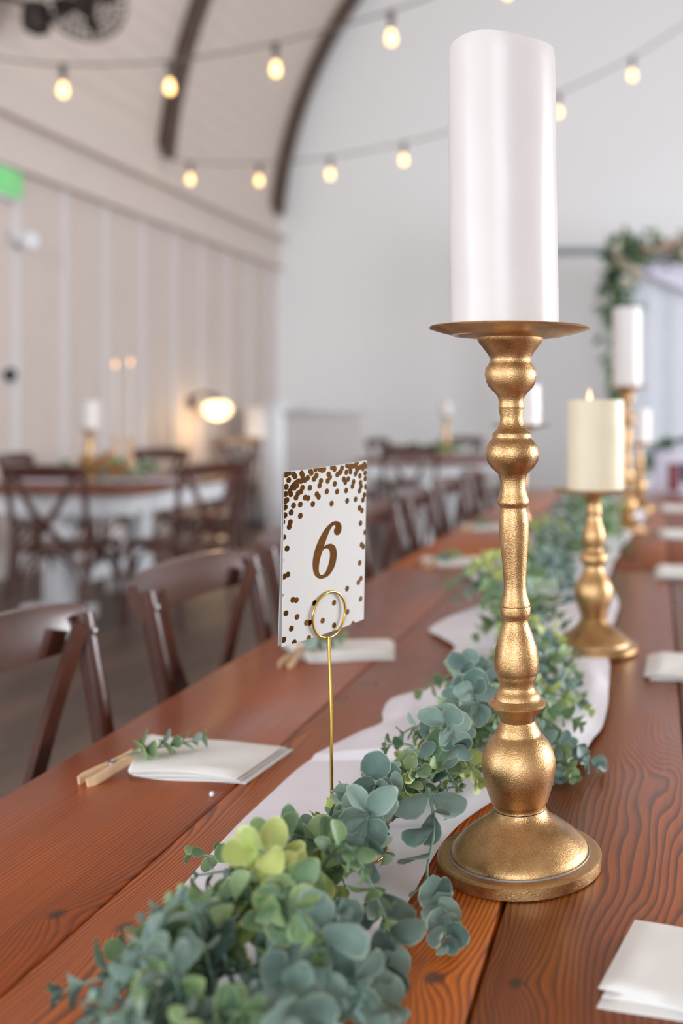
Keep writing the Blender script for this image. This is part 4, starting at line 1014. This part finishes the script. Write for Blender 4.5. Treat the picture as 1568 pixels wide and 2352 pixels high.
# ================================================================== festoon lights
def festoon(label, pts, bulbs, drop=.10):
    t = thing('string_lights', label, 'string lights', (0, 0, 0), group='strings of warm bulbs across the hall')
    path = catmull([Vector(p) for p in pts], 8)
    obj('wire', tube('wire', path, .0065, 6), MATS['string_wire'], t)
    sock = lathe('socket', [(.012, .0), (.012, .04), (.021, .05), (.022, .11), (.018, .115)], 14); sock.materials.append(MATS['string_socket'])
    glass = lathe('glass', [(.015, 0), (.018, -.012), (.026, -.036), (.028, -.054), (.024, -.072), (.012, -.084), (.002, -.088)], 18); glass.materials.append(MATS['bulb_glow'])
    for b in bulbs:
        b = Vector(b); i = min(range(len(path)), key=lambda k: abs(path[k].x-b.x)); zt = path[i].z
        s = obj('socket', sock, None, t, loc=(b.x, path[i].y, zt-.112)); obj('bulb', glass, None, s)
    return t
festoon('nearer string of warm bulbs crossing the hall at the top left',
  [(-4.58, 6.0, 3.50), (-3.99, 6.0, 3.345), (-3.582, 6.0, 3.29), (-2.931, 6.0, 3.285), (-2.255, 6.0, 3.37), (-1.555, 6.0, 3.53), (-.858, 6.0, 3.775), (-.1, 6, 4.10), (.9, 6, 4.62), (2.2, 6, 5.4), (3.4, 6.0, 6.2), (5.2, 6, 6.15)],
  [(-4.25, 6, 0), (-3.582, 6, 0), (-2.904, 6, 0), (-2.247, 6, 0), (-1.547, 6, 0), (-.858, 6, 0), (-.2, 6, 0), (.45, 6, 0)])
festoon('farther string of warm bulbs passing behind the white pillar candle',
  [(-4.50, 9.1, 3.50), (-4.20, 9.1, 3.44), (-3.542, 9.1, 3.414), (-2.9, 9.1, 3.455), (-2.219, 9.1, 3.565), (-1.534, 9.1, 3.725), (-.879, 9.1, 3.95), (-.207, 9.1, 4.25), (.45, 9.1, 4.65), (1.8, 9.1, 5.5), (3.6, 9.1, 6.6), (4.5, 9.1, 6.9)],
  [(-4.21, 9.1, 0), (-3.562, 9.1, 0), (-2.904, 9.1, 0), (-2.231, 9.1, 0), (-1.534, 9.1, 0), (-.852, 9.1, 0), (-.207, 9.1, 0), (.45, 9.1, 0)])

# ================================================================== flower arch with drapes at the far end
def drape(label, x0, x1, y, z0, z1, amp, wl_, swag=0):
    V, Fc = [], []; nx, nz = 160, 12
    for s in (0, 1):
        for j in range(nz+1):
            for i in range(nx+1):
                u, v = i/nx, j/nz; x = x0+(x1-x0)*u
                V.append((x, y+amp*math.sin(x*2*PI/wl_+.4*math.sin(v*3))*(1-.3*v)+s*.004, z0+(z1-z0)*v-swag*math.sin(PI*u)*(v if v > .5 else 0)))
    w = nx+1; b = w*(nz+1)
    for j in range(nz):
        for i in range(nx): a = j*w+i; Fc.append((a, a+1, a+w+1, a+w)); Fc.append((b+a+w, b+a+w+1, b+a+1, b+a))
    return obj('drape', mesh('drape', V, Fc, True, 180), MATS['sheer_drape'])
arch = thing('flower_arch', 'white wooden arch dressed with greenery and pale roses at the right', 'arch', (0, 10.5, 0))
for x in (-.32, 1.95): obj('post', box('post', .09, .09, 2.72, .006, c=(x, 0, 1.36)), MATS['white_wood'], arch)
obj('lintel', box('lintel', 2.5, .09, .09, .006, c=(.815, 0, 2.74)), MATS['white_wood'], arch)
rnd = random.Random(21)
def archp(r):
    q = r.random()
    if q < .55: x = -.45+1.3*r.random()**1.2+.0; z = 2.76+r.gauss(0, .075)
    elif q < .80: x = -.36+r.gauss(0, .085); z = 2.15+.62*r.random()
    else: x = -.40+r.gauss(0, .04); z = 1.15+1.1*r.random()
    return Vector((x, r.uniform(-.14, .12), z)), Vector((r.uniform(-1, 1), r.uniform(-1, .2), r.uniform(-1, 1)))
o = obj('greenery', bush('arch_greenery', 900, rnd, archp, (.06, .13), ('arch_leaf', 'arch_leaf_dark', 'arch_leaf', 'leaf_green')), None, arch); o['kind'] = 'stuff'
for x, z, r, m in ((-.36, 2.60, .09, 'rose_blush'), (-.25, 2.52, .11, 'rose_cream'), (-.10, 2.74, .08, 'rose_blush'), (.08, 2.76, .09, 'rose_blush'), (-.30, 2.40, .07, 'rose_cream'), (.30, 2.66, .11, 'rose_cream'), (.22, 2.80, .08, 'rose_blush'), (-.42, 2.76, .07, 'rose_cream'), (-.36, 2.12, .06, 'rose_cream'), (.5, 2.74, .09, 'rose_cream')):
    rose('rose', arch, (x, -.15, z), r, m, rnd)
ad = drape('a', -.24, 1.9, 10.56, .05, 2.68, .012, .26); tag(ad, 'sheer white drape hanging inside the flower arch', 'curtain')
sw = thing('swag', 'white cloth swag looping under the arch lintel', 'swag', (0, 0, 0))
V, Fc = [], []
for i in range(41):
    u = i/40; x = -.22+2.1*u; sag = .32*math.sin(PI*u)
    for j in range(9): v = j/8; V.append((x, 10.44-.03*math.sin(v*9)-.04*math.sin(PI*u), 2.70-v*.10-sag*(.35+.75*v)))
for i in range(40):
    for j in range(8): a = i*9+j; Fc.append((a, a+9, a+10, a+1))
obj('cloth', mesh('swag_cloth', V, Fc, True, 180), MATS['lilac_cloth'], sw)

fr = thing('framed_picture', 'white framed picture wreathed in greens at the far end of the table', 'picture', (.16, 5.33, TABLE_Z))
fr.rotation_euler = (R(-8), 0, 0)
obj('mat_board', box('mat_board', .36, .012, .23, .003, c=(0, 0, .125)), MATS['lilac_cloth'], fr)
obj('dark_red_figure', box('dark_red_figure', .055, .004, .14, .004, c=(-.075, -.009, .09)), MATS['dark_red'], fr)
obj('navy_figure', box('navy_figure', .12, .004, .10, .004, c=(.02, -.009, .115)), MATS['navy'], fr)
o = obj('greens', bush('greens', 110, rnd, lambda r: ((lambda a: Vector((.20*math.cos(a)*1.05, r.uniform(-.02, .02), .135+.135*math.sin(a))))(r.uniform(R(10), R(195))), Vector((r.uniform(-1, 1), -.3, r.uniform(-.3, 1)))), (.03, .06), ('arch_leaf', 'arch_leaf_dark')), None, fr); o['kind'] = 'stuff'
